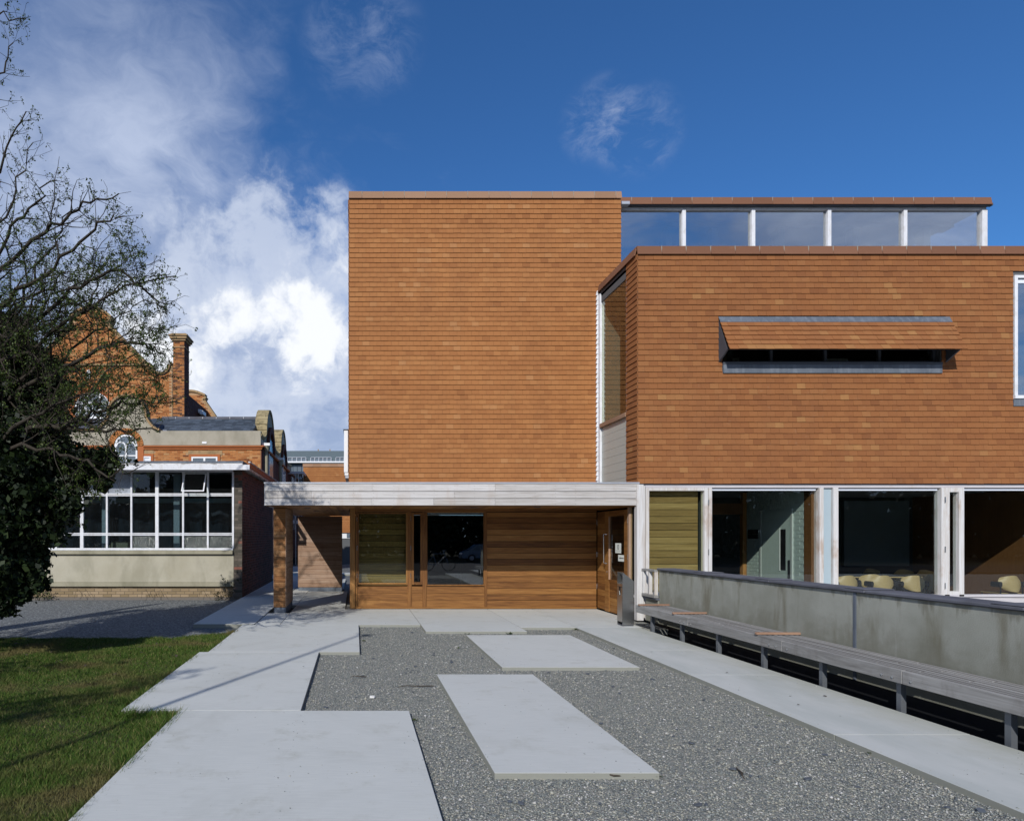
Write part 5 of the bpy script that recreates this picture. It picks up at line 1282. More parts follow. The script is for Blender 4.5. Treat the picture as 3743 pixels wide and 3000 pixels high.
B('string_course', 'sandstone', gable, mx(60), mx(312), MY - 0.10, MY - 0.009, mz(770), mz(766.5))
m = MB(); ring(m, CWx, CWz, CWr, CWr + .26, MY - .06, MY + .02, n=32); m.build('brick_ring', 'brick_stone_red', gable)
m = MB(); ring(m, CWx, CWz, CWr - .09, CWr - .002, MY - .07, MY + .0, n=32)
for i in range(-2, 3):
    o_ = i * 0.36; h_ = math.sqrt(max(0, (CWr - .08) ** 2 - o_ ** 2)); w_ = .05 if abs(i) == 1 else .025
    m.box(CWx + o_ - w_, CWx + o_ + w_, MY - .065, MY - .02, CWz - h_, CWz + h_); m.box(CWx - h_, CWx + h_, MY - .062, MY - .022, CWz + o_ - w_, CWz + o_ + w_)
rw_ = m.build('round_window', 'paint_clean', vb)
m = MB(); m.prism([(CWx + (CWr - .08) * math.cos(2 * math.pi * i / 32), CWz + (CWr - .08) * math.sin(2 * math.pi * i / 32)) for i in range(32)], 'y', MY - .03, MY - .024); m.build('pane', 'office_window', rw_)
m = MB(); m.prism([(mx(183), mz(797)), (mx(191), mz(797)), (mx(191), mz(782)), (mx(187), mz(778)), (mx(183), mz(782))], 'y', MY - .05, MY - .009); m.build('slit_window', 'paint_clean', gable)
B('gable_body', 'brick_dark', vb, mx(-60), mx(360), MY + .46, 44, 0, mz(800)); 
m = MB(); m.prism([(mx(300), mz(790)), (mx(80), mz(790)), (gc, mz(690))], 'y', MY + .46, 44); m.build('main_roof', 'slate_dark', vb)
chx0, chx1, chy0, chy1 = mx(365), mx(388.6), MY - 0.05, MY + 0.85
ch = B('chimney', 'mortar', vb, chx0, chx1, chy0, chy1, mz(905), mz(718))
bricks(ch, 'brick_mixed', 'x', chy0, chx0, chx1, mz(885), mz(719), 1, seed=14); bricks(ch, 'brick_dark', 'y', chx1, chy0 + .01, chy1, mz(885), mz(719), 1, seed=15)
for (a, b, g_) in ((718, 714, .07), (713.9, 709, .14), (708.9, 706, .19), (705.9, 703.5, .10), (703.4, 701, -.12)): B('chimney_cap', 'sandstone', ch, chx0 - g_, chx1 + g_, chy0 - g_, chy1 + g_, mz(a), mz(b))
B('chimney_band', 'sandstone', ch, chx0 - .03, chx1 + .03, chy0 - .03, chy1 + .03, mz(732), mz(730))
# second gable far behind with skylight strip
QY = 40.0; q_ = lambda p: PX(p, QY); qz = lambda p: PZ(p, QY)
gp2 = [(q_(470), qz(905)), (q_(427), qz(842)), (q_(431), qz(834))] + [(q_(431) + (q_(372) - q_(431)) * i / 8, qz(834) + (qz(825) - qz(834)) * math.sin(math.pi * i / 8)) for i in range(1, 8)] + [(q_(372), qz(834)), (q_(376), qz(842)), (q_(330), qz(905))]
g2 = MB().prism(gp2, 'y', QY, QY + .4).build('rear_gable', 'mortar_orange', vb)
bricks(g2, 'brick_old', 'x', QY, q_(335), q_(466), qz(884), qz(832), 1, test=lambda x, z: inside(x - .12, z, gp2) and inside(x + .12, z, gp2) and inside(x, z + .06, gp2), seed=16)
cm = MB()
for (a, b) in zip(gp2[:-1], gp2[1:]):
    dx, dz = b[0] - a[0], b[1] - a[1]; l_ = math.hypot(dx, dz); nx, nz = dz / l_, -dx / l_
    q = lambda p, o, y: (p[0] + nx * o, y, p[1] + nz * o)
    cm.hexa([q(a, .004, QY - .1), q(b, .004, QY - .1), q(b, .004, QY + .5), q(a, .004, QY + .5), q(a, .13, QY - .1), q(b, .13, QY - .1), q(b, .13, QY + .5), q(a, .13, QY + .5)])
cm.build('gable_coping', 'sandstone', g2)
m = MB(); m.hexa([(q_(390), 36, PZ(885, 36)), (q_(444), 36, PZ(885, 36)), (q_(444), 36.2, PZ(885, 36)), (q_(390), 36.2, PZ(885, 36)), (q_(345), 39.6, qz(846)), (q_(395), 39.6, qz(846)), (q_(395), 39.8, qz(846)), (q_(345), 39.8, qz(846))]); m.build('skylight_roof', 'zinc_pale', vb)
for k in range(7):
    t_ = k / 7; B('skylight_step', 'paint_clean', vb, q_(404 + 6.6 * k), q_(410 + 6.6 * k), 39.0 - k * .3, 39.8 - k * .3, qz(862 + 4.6 * k), qz(855 + 4.6 * k))

# ================================================================== buildings beyond the passage
rb = thing('rear_tiled_building', (1, 38, 0), 'low building with orange hung tiles glimpsed between the old building and the tower', 'building')
RYY = 38.0
B('wall', 'grey_wall', rb, PX(638.5, RYY), 5.0, RYY, RYY + 6, PZ(1121, RYY), PZ(980, RYY))
tiles(rb, (PX(638.5, RYY), RYY, 0), (1, 0, 0), (0, -1, 0), 5.4, PZ(1121, RYY), PZ(982.5, RYY), 0.107, 0.165, 'tile_tower', seed=21)
coping(PX(638.5, RYY) - .03, PX(738, RYY), RYY, PZ(976, RYY), 0.6, step=0.5, h=0.19, par=rb, tm_='terracotta_pale')
B('strip_window', 'paint_clean', rb, PX(690, RYY), 5.0, RYY + .05, RYY + .5, PZ(1133, RYY), PZ(1121.3, RYY)); B('strip_pane', 'office_window', rb, PX(730, RYY), PX(736, RYY), RYY + .0, RYY + .04, PZ(1131, RYY), PZ(1123, RYY))
B('base_wall', 'grey_wall', rb, PX(560, RYY), 5.0, RYY + .1, RYY + 2, -0.1, PZ(1133.3, RYY))
lk = thing('glazed_link', (-4, 36.5, 0), 'glazed link with a pale roof edge between the old building and the rear tiled one', 'building')
B('roof_edge', 'silver_x', lk, PX(586, 36.5), PX(640, 36.5), 36.4, 38, PZ(997.5, 36.5), PZ(992.5, 36.5)); B('pane', 'glass_sky', lk, PX(586, 36.5), PX(638, 36.5), 36.5, 36.52, 0.4, PZ(997.8, 36.5))
B('back_wall', 'interior_dark', lk, PX(575, 38), PX(638, 38), 38.0, 38.1, 0, 5.2); B('mid_rail', 'silver_x', lk, PX(586, 36.5), PX(638, 36.5), 36.42, 36.49, PZ(1102, 36.5), PZ(1095, 36.5))
for px_ in (600, 622, 628): B('mullion', 'silver_frame', lk, PX(px_, 36.5), PX(px_ + 1.5, 36.5), 36.42, 36.49, 0, PZ(997.8, 36.5))
OY = 62.0
ob = thing('office_building', (-4, OY, 0), 'long grey metal clad office block on the skyline beyond the low tiled building', 'building')
def ox(p): return PX(p, OY)
def oz(p): return PZ(p, OY)
B('body', 'office_panel', ob, ox(560), ox(790), OY + .3, OY + 8, 0, oz(962)); B('upper_body', 'office_panel', ob, ox(560), ox(790), OY + .32, OY + 8, oz(962) + .01, oz(948))
for (a, b) in ((575, 604.5), (645 - 40, 644), (654, 697), (707, 750)):
    B('window_strip', 'office_window', ob, ox(a), ox(b), OY + .2, OY + .31, oz(971), oz(963)); B('strip_head', 'zinc_pale', ob, ox(a), ox(b), OY + .1, OY + .31, oz(962.9), oz(962))
    n_ = max(2, int((b - a) / 8.5))
    for k in range(n_ + 1): B('fin', 'zinc_pale', ob, ox(a + (b - a) * k / n_) - .03, ox(a + (b - a) * k / n_) + .03, OY + .1, OY + .19, oz(971), oz(963))
B('ledge', 'paint_clean', ob, ox(560), ox(790), OY - .3, OY + .3, oz(974.5), oz(971.5))
for k in range(9): B('lower_window', 'office_window', ob, ox(608 + 9 * k), ox(616 + 9 * k), OY + .2, OY + .29, oz(992), oz(979))
for p_ in (667.5, 693): B('vent_pipe', 'sandstone', ob, ox(p_) - .05, ox(p_) + .05, OY + 2, OY + 2.1, oz(948), oz(939.5))

# ================================================================== TREES
def rot_about(v, ax, a): return Matrix.Rotation(a, 3, ax) @ v
BND = [(0, 62), (200, 75), (300, 95), (370, 175), (440, 275), (560, 345), (620, 350), (760, 352), (850, 345), (900, 300), (960, 285), (1010, 230), (1080, 190), (1300, 60)]
def outside(q):
    if q.y < 7.5 or q.y > 12 or q.x < -8 or q.z > 12: return False
    px, py = 748 + q.x * F / q.y, 1128 - (q.z - EYE) * F / q.y
    for (a, b), (c, d) in zip(BND[:-1], BND[1:]):
        if a <= py < c: return px > b + (d - b) * (py - a) / (c - a)
    return px > 62
def grow(rr, mbs, leaves, start, dirv, length, rad, level, maxlevel, droop=0.0, dens=1.0, leafp=1.0, up=0.06):
    nseg = max(3, min(9, int(length / 0.14))); p = Vector(start); d = Vector(dirv).normalized(); path = [p.copy()]; rads = [rad]; step = length / nseg
    kids = []
    for i in range(nseg):
        jit = Vector((rr.gauss(0, 1), rr.gauss(0, 1), rr.gauss(0, 1))) * (0.16 + 0.05 * level)
        d = (d + jit + Vector((0, 0, up - droop))).normalized(); p = p + d * step
        if i and outside(p): break
        path.append(p.copy()); t = (i + 1) / nseg
        rads.append(max(rad * (1 - 0.75 * t), 0.0022)); kids.append((p.copy(), d.copy(), t))
    if len(path) < 2: return
    mbs[min(level, len(mbs) - 1)].tube(path, rads, 6 if rad > 0.03 else (4 if rad > 0.008 else 3), cap=False)
    if level < maxlevel:
        for (q, dq, t) in kids:
            k = 2 if rr.random() < dens - 1 else (1 if rr.random() < dens else 0)
            for _ in range(k):
                if t < 0.12: continue
                ax = dq.cross(Vector((rr.gauss(0, 1), rr.gauss(0, 1), rr.gauss(0, 1)))); 
                if ax.length < 0.01: continue
                nd = rot_about(dq, ax.normalized(), math.radians(rr.uniform(28, 75)))
                grow(rr, mbs, leaves, q, nd, length * rr.uniform(0.30, 0.62) * (1 - 0.35 * t), max(rad * (1 - .75 * t) * 0.6, 0.0026), level + 1, maxlevel, droop, dens, leafp, up)
    if level >= maxlevel - 1:
        for (q, dq, t) in kids:
            if rr.random() < leafp: leaves.append(q)
def leaf_cloud(name, mat, pts, n_per, spread, size, parent, seed=1, aspect=0.6):
    rs_ = np.random.RandomState(seed); P = np.repeat(np.array(pts, float), n_per, 0); n = len(P)
    P = P + rs_.normal(size=P.shape) * spread
    a = rs_.normal(size=(n, 3)); a /= np.linalg.norm(a, axis=1)[:, None]; b = np.cross(a, rs_.normal(size=(n, 3))); b /= np.linalg.norm(b, axis=1)[:, None]
    s = size * (0.6 + 0.8 * rs_.rand(n))[:, None]
    v = np.stack([P - a * s, P + b * s * aspect - a * s * .1, P + a * s, P - b * s * aspect - a * s * .1], 1).reshape(-1, 3)
    f = np.arange(4 * n).reshape(-1, 4)
    return link(name, np_mesh(name, v, f, mat, rs_.rand(n)), parent, 'stuff')
TD = 9.0
def TP(px, py, d): return (PX(px, d), d, PZ(py, d))
tree = thing('hawthorn_tree', (-7.0, 10.6, -0.06), 'dark ivy covered tree with budding spring twigs reaching in from the left edge', 'tree')
rr = random.Random(42)
tm = MB(); tm.tube([(-7.0, 10.6, -0.1), (-6.9, 10.5, 0.8), (-7.0, 10.3, 1.9), (-6.8, 10.1, 3.0)], [.30, .24, .22, .17], 12); tm.tube([(-6.95, 10.35, 1.6), (-7.4, 10.0, 3.2), (-7.6, 9.6, 4.4)], [.18, .12, .05], 8)
tm.build('trunk', 'bark', tree, smooth=True)
lv = []; mb0, mb1, mb2 = MB(), MB(), MB()
limbs = [  # explicit limbs following the visible ones: (points, radius)
    ([(-180, 620, 9.6), (-60, 480, 9.2), (10, 330, 9.0), (55, 235, 8.9)], .030), ([(-160, 500, 9.6), (-70, 290, 9.3), (0, 160, 9.2), (28, 90, 9.2)], .026), ([(-150, 300, 9.4), (-60, 60, 9.2), (10, 30, 9.1), (55, 38, 9.0)], .018),
    ([(-160, 760, 9.6), (-20, 600, 9.0), (90, 480, 8.7), (180, 430, 8.6), (250, 408, 8.6)], .035), ([(-160, 820, 9.4), (0, 650, 8.9), (110, 560, 8.6), (210, 470, 8.4), (262, 455, 8.4)], .035),
    ([(-140, 830, 9.3), (40, 700, 8.8), (150, 610, 8.6), (250, 560, 8.5), (330, 640, 8.5), (350, 655, 8.5)], .032), ([(-150, 860, 9.2), (60, 740, 8.7), (180, 660, 8.5), (260, 600, 8.4), (368, 582, 8.3)], .028),
    ([(-100, 900, 9.2), (90, 800, 8.7), (200, 740, 8.4), (290, 715, 8.3), (345, 745, 8.3)], .035), ([(-100, 950, 9.2), (60, 900, 8.8), (180, 880, 8.5), (262, 850, 8.4), (330, 836, 8.4), (372, 845, 8.4)], .032),
    ([(-100, 960, 9.0), (80, 905, 8.6), (160, 890, 8.3), (240, 905, 8.2), (330, 905, 8.2)], .040), ([(-100, 1010, 8.8), (50, 940, 8.4), (150, 960, 8.2), (220, 1000, 8.1), (290, 985, 8.1)], .030),
    ([(-80, 860, 10.2), (60, 700, 10.0), (150, 640, 9.9), (220, 620, 9.9)], .03), ([(-80, 800, 10.2), (40, 640, 10.0), (110, 520, 9.9), (150, 420, 9.8)], .03), ([(-100, 760, 9.8), (0, 520, 9.4), (60, 430, 9.2), (120, 380, 9.1)], .03),
    ([(-120, 700, 9.0), (-20, 520, 8.8), (40, 400, 8.7), (70, 300, 8.7)], .022), ([(0, 900, 9.8), (110, 790, 9.6), (190, 700, 9.5), (250, 690, 9.5)], .028), ([(0, 930, 8.4), (90, 860, 8.1), (180, 830, 8.0), (240, 770, 8.0)], .028),
    ([(-60, 880, 9), (70, 780, 8.8), (130, 700, 8.6), (190, 640, 8.5), (215, 540, 8.4)], .028), ([(-60, 1000, 9), (60, 1010, 8.8), (150, 1040, 8.6), (200, 1010, 8.5)], .02)]
for k in range(15):
    d_ = rr.uniform(8.3, 10.3); x0_ = rr.uniform(-90, 40); y0_ = rr.uniform(700, 960); x1_ = x0_ + rr.uniform(110, 230); y1_ = y0_ - rr.uniform(-10, 190)
    if k < 6: limbs.append(([(200 + 12 * k, 640 + 45 * k, 8.6), (270 + 4 * k, 590 + 52 * k, 8.4), (330 + 5 * (k % 3), 575 + 56 * k, 8.3), (366 - 6 * (k % 2), 590 + 50 * k, 8.3)], .007))
    limbs.append(([(x0_, y0_, d_), ((x0_ + x1_) / 2 - 10, (y0_ + y1_) / 2 - rr.uniform(0, 40), d_ - .1), (min(x1_, 265), y1_ + rr.uniform(0, 30), d_ - .2)], .018))
for pts_, rad in limbs:
    P = [Vector(TP(*p)) for p in pts_]; path = []
    for i in range(len(P) - 1):
        for k in range(5):
            t = k / 5; q = P[i].lerp(P[i + 1], t) + Vector((rr.gauss(0, .03), rr.gauss(0, .04), rr.gauss(0, .03))); path.append(q)
    path.append(P[-1]); n = len(path); rads = [rad * (1 - 0.88 * i / n) + 0.002 for i in range(n)]
    mb0.tube(path, rads, 6, cap=False)
    for i in range(3, n):
        d = (path[min(i + 1, n - 1)] - path[i - 1]).normalized(); t = i / n
        for _ in range(2 if rr.random() < .5 else 1):
            ax = d.cross(Vector((rr.gauss(0, 1), rr.gauss(0, 1), rr.gauss(0, 1)))).normalized()
            nd = rot_about(d, ax, math.radians(rr.uniform(25, 75))); sparse = pts_[0][1] < 640 and pts_[-1][1] < 340
            grow(rr, [mb1, mb1, mb2], lv, path[i], nd, rr.uniform(0.35, 1.05) * (1.15 - .5 * t) * (.5 if sparse else 1), max(rads[i] * .45, .0032), 1, 3, 0.0, (.6 if sparse else (.56 if pts_[-1][1] < 600 else .74)), 0.9)
    for q in path[n // 2:]: lv.append(q)
mb0.build('limbs', 'bark_twig', tree, smooth=True); mb1.build('branches', 'bark_twig', tree, 'stuff'); mb2.build('twigs', 'bark_twig', tree, 'stuff')
print('twig leaves', len(lv), 'tris', len(mb1.f) * 2 + len(mb2.f) * 2)
lvl = [q for q in lv if (PZ(400, q.y) > q.z) or rr.random() < .5]
leaf_cloud('spring_leaves', 'leaf_spring', [tuple(q) for q in lvl], 3, 0.018, 0.0145, tree, 5, 0.55)
# ivy: clumps of leaves
clumps = [(20, 760, 60, 9.8), (-40, 700, 70, 9.8), (40, 880, 85, 9.6), (-40, 860, 100, 9.4), (95, 965, 60, 9.0), (20, 980, 95, 9.0), (185, 975, 34, 8.8), (155, 1000, 34, 8.8), (130, 960, 30, 8.9), (72, 1035, 60, 8.7), (20, 1080, 95, 8.8), (55, 1120, 55, 8.6), (10, 1180, 75, 8.5),
          (38, 1190, 38, 8.4), (-10, 1235, 45, 8.3), (14, 1262, 22, 8.2), (-60, 1100, 110, 9.2), (-80, 960, 120, 9.5), (52, 1205, 26, 8.4), (205, 985, 26, 8.8), (95, 830, 45, 9.8), (-80, 1220, 70, 8.8), (30, 700, 30, 10), (50, 1000, 82, 8.8), (28, 1090, 66, 8.6), (40, 800, 80, 10), (60, 940, 80, 9.2), (-20, 1150, 90, 8.6), (12, 1150, 64, 8.5), (60, 900, 30, 9.4), (215, 1010, 22, 8.7), (140, 1052, 26, 8.5), (150, 1068, 14, 8.4), (40, 1240, 26, 8.3), (78, 1225, 18, 8.3), (70, 760, 30, 9.9), (10, 1283, 12, 8.2), (225, 965, 20, 8.8)]
ip = []; rs2 = np.random.RandomState(8)
for (px_, py_, r_, d_) in clumps:
    c_ = np.array(TP(px_, py_, d_)); rm_ = r_ * d_ / F; n = int(2600 * (rm_ / 0.45) ** 2) + 150
    v = rs2.normal(size=(n, 3)); v /= np.linalg.norm(v, axis=1)[:, None]; v *= (rs2.rand(n, 1) ** 0.5) * rm_ * (0.75 + 0.4 * rs2.rand(n, 1)); v *= (0.72 + .34 * np.abs(np.sin(v[:, :1] * 9 + px_) + np.sin(v[:, 2:] * 11 + py_))); v[:, 1] *= 1.3
    ip.append(c_ + v)
ip = np.concatenate(ip)
leaf_cloud('ivy', 'leaf_ivy', ip, 2, 0.03, 0.042, tree, 9, 0.75)
# hanging sprays at the lower edge of the ivy
sp = []; hb = MB()
for (px_, py_, dx_, dy_) in ((70, 1180, 25, 45), (50, 1220, 20, 40), (95, 1120, 40, 30), (20, 1262, 14, 26), (150, 1040, 40, 20), (230, 985, 60, -10), (150, 1075, 20, 30), (60, 1010, 90, 60)):
    a = Vector(TP(px_, py_, 8.4)); b = Vector(TP(px_ + dx_, py_ + dy_, 8.3)); pth = [a.lerp(b, i / 5) + Vector((rr.gauss(0, .015), 0, rr.gauss(0, .015))) for i in range(6)]
    hb.tube(pth, .004, 3, cap=False)
    for q in pth: sp += [tuple(q + Vector((rr.gauss(0, .035), rr.gauss(0, .03), rr.gauss(0, .035)))) for _ in range(5)]
hb.build('ivy_stems', 'bark_twig', tree, 'stuff'); leaf_cloud('ivy_sprays', 'leaf_ivy', sp, 1, 0.01, 0.034, tree, 10, 0.75)
# wispy dead vines and shrubs on the annex plinth
def shrub(x, y, h, n, label, name='shrub', mat='leaf_ivy', sz=0.02):
    t = thing(name, (x, y, GZ), label, 'plant'); m = MB(); lf = []
    for k in range(n):
        grow(rr, [m], lf, (x + rr.uniform(-.08, .08), y, GZ), (rr.uniform(-.6, .6), rr.uniform(-.4, .1), 1), h * rr.uniform(.5, 1), .004, 1, 2, 0.02, .5, 1)
    m.build('stems', 'bark_twig', t, 'stuff'); leaf_cloud('leaves', mat, [tuple(q) for q in lf], 2, .03, sz, t, int(abs(x * 100)), .7)
shrub(ax_(480), AY - .12, .75, 7, 'straggly dark climbing shrub at the brick pier of the annex'); shrub(ax_(462), AY - .12, .3, 5, 'low dark shrub left of the climbing one at the annex pier')
shrub(ax_(85), AY - .15, .5, 8, 'dark shrub below the ivy at the left end of the annex plinth'); shrub(ax_(100), AY - .2, .35, 6, 'small brown shrub at the foot of the annex wall', mat='leaf_spring')
vn = thing('dead_vine', (ax_(320), AY - .1, 0), 'dry vine loops hanging against the annex plinth', 'plant')
for k, p_ in enumerate((300, 316, 330, 160, 175, 420)):
    m = MB(); m.tube([(ax_(p_), AY - .10, 0), (ax_(p_ + 4), AY - .12, .17), (ax_(p_ + 11), AY - .12, .21), (ax_(p_ + 19), AY - .1, .02)], .004, 4); m.build('stem', 'bark_twig', vn)

# trees outside the frame to the left, which shade the lawn
def bare_tree(x, y, h, seed, label, n0=9, name='bare_tree'):
    r2 = random.Random(seed); t = thing(name, (x, y, -.1), label, 'tree'); m = MB(); m2 = MB(); lf = []
    tp = [(x, y, -.1), (x + .1, y, h * .2), (x - .05, y + .1, h * .4), (x, y, h * .62), (x + .1, y, h * .85)]
    m.tube(tp, [.2, .16, .13, .08, .03], 8); m.build('trunk', 'bark', t, smooth=True); m = MB()
    for k in range(n0):
        z = h * (.22 + .6 * k / n0); a = k * 2.4 + r2.random()
        grow(r2, [m2], lf, (x, y, z), (math.cos(a), math.sin(a), .45), h * .42 * (1 - .5 * k / n0), .05, 0, 3, 0, .8, .6)
    m2.build('branches', 'bark_twig', t, 'stuff'); leaf_cloud('leaves', 'leaf_spring', [tuple(q) for q in lf], 3, .05, .035, t, seed, .6)
bare_tree(-8.2, 4.3, 6.5, 3, 'budding tree outside the frame on the left, shading the lawn')
bare_tree(-7.2, -1.8, 7.0, 6, 'budding tree behind the camera on the left, shading the near lawn')
lp = thing('street_lamp', (-4.9, -0.9, -.1), 'plain grey lamp post behind the camera whose shadow crosses the path', 'street lamp')
m = MB(); m.tube([(-4.9, -0.9, -.1), (-4.9, -0.9, 1.5), (-4.9, -0.9, 8.0)], [.05, .04, .025], 12); m.build('pole', 'steel_leg', lp)
m = MB(); m.bbox(-5.0, -4.8, -0.97, -.83, 8.0, 8.08, .02); m.build('lamp_head', 'zinc_pale', lp)
# evergreen trees across the road, seen in the window reflections
for i, (x, y, h, r_) in enumerate(((-16, -34, 9, 5), (-5, -36, 11, 6), (6, -35, 9, 5.5), (17, -37, 12, 6.5), (28, -34, 9, 6))):
    t = thing('evergreen_tree', (x, y, -.6), ['dark evergreen tree across the road, leftmost', 'tall dark evergreen tree across the road, second from the left', 'dark evergreen tree across the road, middle one', 'tallest dark evergreen tree across the road', 'dark evergreen tree across the road, at the right end'][i], 'tree', 'evergreen trees across the road')
    m = MB(); m.tube([(x, y, -.6), (x, y, h * .6)], [.3, .15], 8); m.build('trunk', 'bark', t)
    v = rs2.normal(size=(1500, 3)); v /= np.linalg.norm(v, axis=1)[:, None]; v *= rs2.rand(1500, 1) ** .35; v[:, 0] *= r_; v[:, 1] *= r_ * .8; v[:, 2] = v[:, 2] * h * .5 + h * .5
    leaf_cloud('crown', 'leaf_ivy', v + np.array([x, y, 0]), 3, .3, .28, t, 20 + i, .8)

v = rs2.rand(26000, 3) * np.array([150, 5, 9.5]) + np.array([-55, -44, -.5]); v[:, 2] *= 0.75 + .25 * np.sin(v[:, 0] * .5) * np.sin(v[:, 0] * .17 + 1)
leaf_cloud('wood', 'leaf_ivy', v, 2, .3, .33, None, 40, .8)
# ================================================================== small things on the ground
def weed(x, y, n, sz, label, z=-0.03):
    t = thing('weed', (x, y, z), label, 'weed', 'small weeds at the slab edges'); m = MB()
    for k in range(n):
        a = rr.uniform(0, 6.28); l_ = sz * rr.uniform(.6, 1.2); u_ = Vector((math.cos(a), math.sin(a), rr.uniform(.2, .9))).normalized() * l_; w_ = Vector((-math.sin(a), math.cos(a), 0)) * l_ * .22; b = Vector((x + rr.uniform(-sz, sz) * .8, y + rr.uniform(-sz, sz) * .3, z))
        m.add([b, b + u_ * .5 + w_, b + u_, b + u_ * .5 - w_], [(0, 1, 2, 3)], rr.random())
    m.build('leaves', 'leaf_spring', t)
def gp_(px, py): d = EYE * F / (py - 1128); return PX(px, d), d
for (px_, py_, n_, s_, lb) in ((1073, 1331, 22, .055, 'leafy weed at the front edge of the entrance slab'), (985, 1331, 10, .04, 'tiny weed left of the leafy one at the entrance slab'), (877, 1313, 14, .04, 'weed in the corner beside the entrance slab step'), (1212, 1322, 18, .05, 'weed where the gravel meets the entrance slab on the right'),
                               (766, 1345, 26, .03, 'mossy weed along the path edge'), (872, 1509, 16, .03, 'weed beside the near path corner'), (1260, 1281, 16, .04, 'dry leaves in the porch corner by the door'), (1385, 1625, 12, .025, 'weed at the near right corner of the long slab'), (1620, 1500, 8, .02, 'small weed against the right pavement edge'), (1832, 1577, 10, .025, 'weed under the right pavement edge, nearest one'),
                               (920, 1412, 8, .02, 'small weed at the far left corner of the long slab'), (965, 1360, 10, .03, 'small weed left of the far slab')):
    x, y = gp_(px_, py_); weed(x, y, n_, s_, lb)
stone_me = []
for k in range(5):
    m = MB(); pts = [(math.cos(i * 1.05) * rr.uniform(.7, 1.1), math.sin(i * 1.05) * rr.uniform(.5, .8)) for i in range(6)]; m.prism(pts, 'z', -.15, .22); stone_me.append(m.mesh('stone', 'stone_slate'))
for i in range(46):
    for _ in range(50):
        x, y = rr.uniform(-.4, 3.8), 3.8 * (11 / 3.8) ** rr.random()
        if court(np.array([x]), np.array([y]))[0]: break
    o = bpy.data.objects.new('slate_stone', stone_me[i % 5]); C.objects.link(o); s_ = rr.uniform(.012, .034); o.location = (x, y, GZ + .034); o.scale = (s_, s_, s_ * .7); o.rotation_euler = (rr.uniform(-.2, .2), rr.uniform(-.2, .2), rr.uniform(0, 6))
    tag(o, 'flat dark slate stone lying on the gravel', 'stone', 'flat slate stones scattered on the gravel')
ws = bpy.data.meshes.new('ws'); m = MB(); m.prism([(math.cos(i * .9), math.sin(i * .9) * .8) for i in range(7)], 'z', 0, .9); ws = m.mesh('stone', 'stone_white')
x, y = gp_(784, 1461); o = bpy.data.objects.new('white_stone', ws); C.objects.link(o); o.location = (x, y, GZ + .03); o.scale = (.028, .024, .022); tag(o, 'single white stone on the gravel beside the path', 'stone')
for i, (px_, py_, l_, a, lb) in enumerate(((875, 1440, .42, .25, 'bare twig lying on the gravel at the corner of the long slab'), (755, 1420, .2, .3, 'short curved twig on the gravel near the path step'), (1290, 1625, .3, -.1, 'twig on the gravel in front of the long slab'), (1560, 1620, .25, 1.2, 'thin twig on the gravel right of the long slab'))):
    x, y = gp_(px_, py_); m = MB(); pt = [(x - l_ / 2 * math.cos(a) + l_ * t * math.cos(a), y - l_ / 2 * math.sin(a) + l_ * t * math.sin(a) + .02 * math.sin(t * 9), GZ + .045 + .01 * math.sin(t * 5)) for t in (0, .25, .5, .75, 1)]
    m.tube(pt, [.003, .005, .006, .006, .004], 5); tag(m.build('twig', 'bark', None), lb, 'twig')
lm = MB().prism([(-1, 0), (-.3, .5), (.4, .6), (1, .1), (.3, -.4), (-.4, -.5)], 'z', 0, .05).mesh('leaf', 'bark')
for i in range(60):
    x = rr.uniform(-5.2, -2.3); y = rr.uniform(3.6, 10)
    if x > -2.3 or x < -.55 * y: continue
    o = bpy.data.objects.new('dead_leaf', lm); C.objects.link(o); s_ = rr.uniform(.015, .035); o.location = (x, y, .0); o.scale = (s_, s_, s_); o.rotation_euler = (rr.uniform(-.4, .4), rr.uniform(-.4, .4), rr.uniform(0, 6)); tag(o, 'brown dead leaf lying on the lawn', 'leaf', 'dead leaves on the lawn')
# grit and small leaves blown on to the slabs
def on_slab(x, y):
    k = ((x > -1.6) & (x < .5) & (y < 5.9)) | ((x > -2.1) & (x < -.5) & (y > 5.9) & (y < 8.9)) | ((x > -2) & (x < .06) & (y > 8.9) & (y < 11.6)) | ((x > .95) & (x < 2.07) & (y > 4.36) & (y < 7.45)) | ((x > 1.81) & (x < 3.49) & (y > 7.87) & (y < 10.4)) | ((x > 3.9) & (x < 4.98) & (y < 11)) | ((x > -1.3) & (x < 5) & (y > 11.7) & (y < 14))
    ed = np.minimum.reduce([abs(x - .5), abs(x + .5), abs(x - .95), abs(x - 2.07), abs(x - 3.9), abs(x - 1.8), abs(x - 3.49), abs(x + 1.63), abs(y - 4.36), abs(y - 10.4), abs(x - 4.95)])
    return k & (rs.rand(len(x)) < np.exp(-ed * 16) * .8 + .035)
pebbles(9000, -2.1, 5.0, 3.4, 14.0, 0.001, 0.0050, 'grit', on_slab)
fl_pts = [(rr.uniform(-2, 5), rr.uniform(3.6, 13.8)) for _ in range(46)]
k = 0
for x, y in fl_pts:
    if not ((-1.5 < x < .4) or (x > 3.95) or (y > 11.8)): continue
    o = bpy.data.objects.new('dead_leaf', lm); C.objects.link(o); s_ = rr.uniform(.010, .020); o.location = (x, y, .012); o.scale = (s_, s_, s_); o.rotation_euler = (rr.uniform(-.2, .2), rr.uniform(-.2, .2), rr.uniform(0, 6)); tag(o, 'small brown dead leaf lying on the concrete paving', 'leaf', 'dead leaves on the paving')

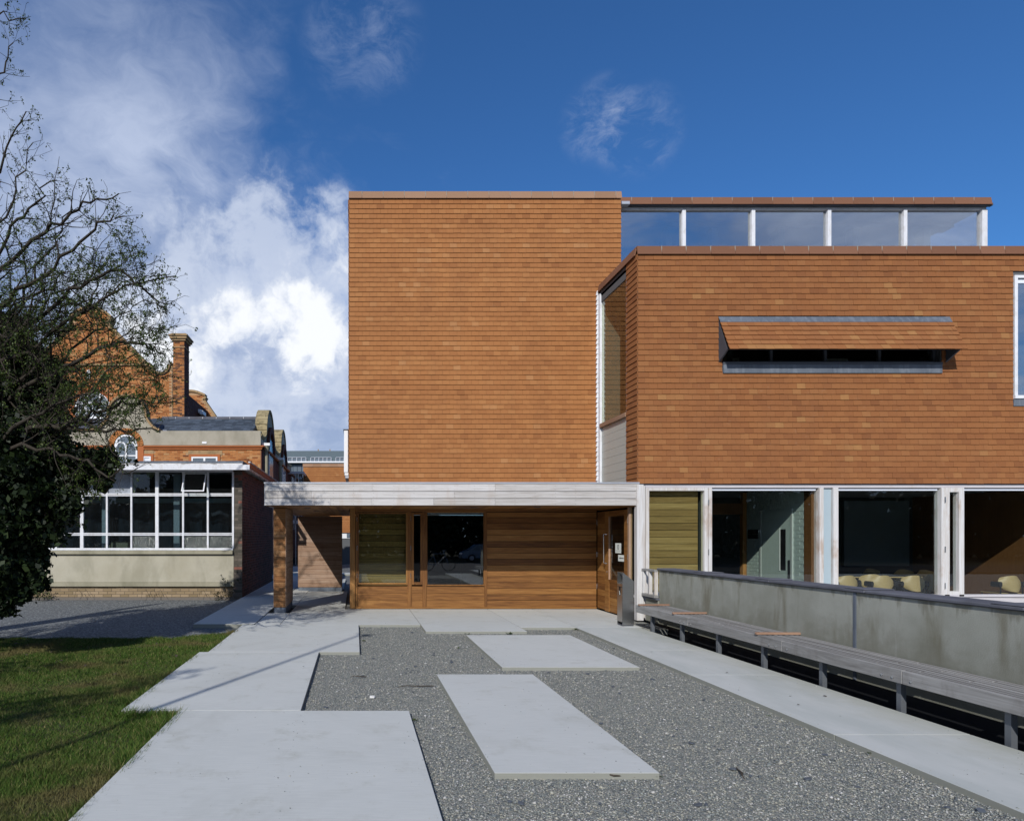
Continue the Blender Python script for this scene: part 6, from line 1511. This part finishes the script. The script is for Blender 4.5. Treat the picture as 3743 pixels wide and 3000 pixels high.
# parked car and bicycle behind the camera: both show as reflections in the porch window
car = thing('parked_car', (10.8, -24.7, -0.5), 'dark hatchback parked on the road behind the camera, mirrored in the porch window', 'car')
prof = [(8.7, -.22), (8.72, .12), (9.0, .38), (9.35, .46), (9.95, .92), (11.6, .98), (12.5, .62), (12.85, .48), (12.9, -.2)]
m = MB(); m.prism(prof, 'y', -25.5, -23.9); m.build('body', 'car_paint', car)
m = MB(); m.prism([(9.55, .46), (10.02, .86), (11.5, .90), (12.2, .52)], 'y', -25.52, -23.88); m.build('side_window', 'office_window', car)
for xx in (9.5, 12.1):
    for yy in (-25.5, -24.05):
        m = MB(); m.tube([(xx, yy, -.2), (xx, yy + .2, -.2)], .31, 20); w_ = m.build('wheel', 'tyre', car); m = MB(); m.tube([(xx, yy - .01, -.2), (xx, yy + .21, -.2)], .18, 16); m.build('rim', 'zinc_pale', w_)
for yy in (-24.95, -24.05): B('headlight', 'blind_white', car, 8.70, 8.78, yy - .2, yy, .1, .22)
bk_ = thing('bicycle', (4.1, -3.4, -.12), 'dark bicycle standing behind the camera, mirrored in the porch window', 'bicycle')
def whl(xc):
    m = MB(); n = 24; P = [(xc + .33 * math.cos(2 * math.pi * i / n), -3.4, .22 + .33 * math.sin(2 * math.pi * i / n)) for i in range(n + 1)]; m.tube(P, .018, 6, cap=False); w_ = m.build('wheel', 'tyre', bk_)
    m = MB()
    for i in range(14): a = math.pi * i / 7; m.tube([(xc, -3.4, .22), (xc + .32 * math.cos(a), -3.4, .22 + .32 * math.sin(a))], .002, 3)
    m.build('spokes', 'steel_bright', w_)
whl(3.58); whl(4.62)
m = MB(); bb = (4.0, -3.4, .18); st_ = (3.86, -3.4, .72); hd_ = (4.42, -3.4, .74)
for a, b in ((bb, st_), (bb, (4.45, -3.4, .62)), (st_, hd_), ((3.58, -3.4, .22), bb), ((3.58, -3.4, .22), (3.88, -3.4, .66)), ((4.62, -3.4, .22), (4.40, -3.4, .80))): m.tube([a, b], .016, 8)
m.build('frame', 'car_paint', bk_)
m = MB(); m.tube([(4.42, -3.68, .90), (4.38, -3.5, .86), (4.38, -3.3, .86), (4.42, -3.12, .90)], .012, 8); m.tube([(4.40, -3.4, .78), (4.38, -3.4, .87)], .012, 8); m.build('handlebar', 'steel_bright', bk_)
m = MB(); m.bbox(3.72, 3.98, -3.46, -3.34, .80, .85, .02); m.tube([(3.86, -3.4, .70), (3.85, -3.4, .82)], .013, 8); m.build('saddle', 'black_plastic', bk_)
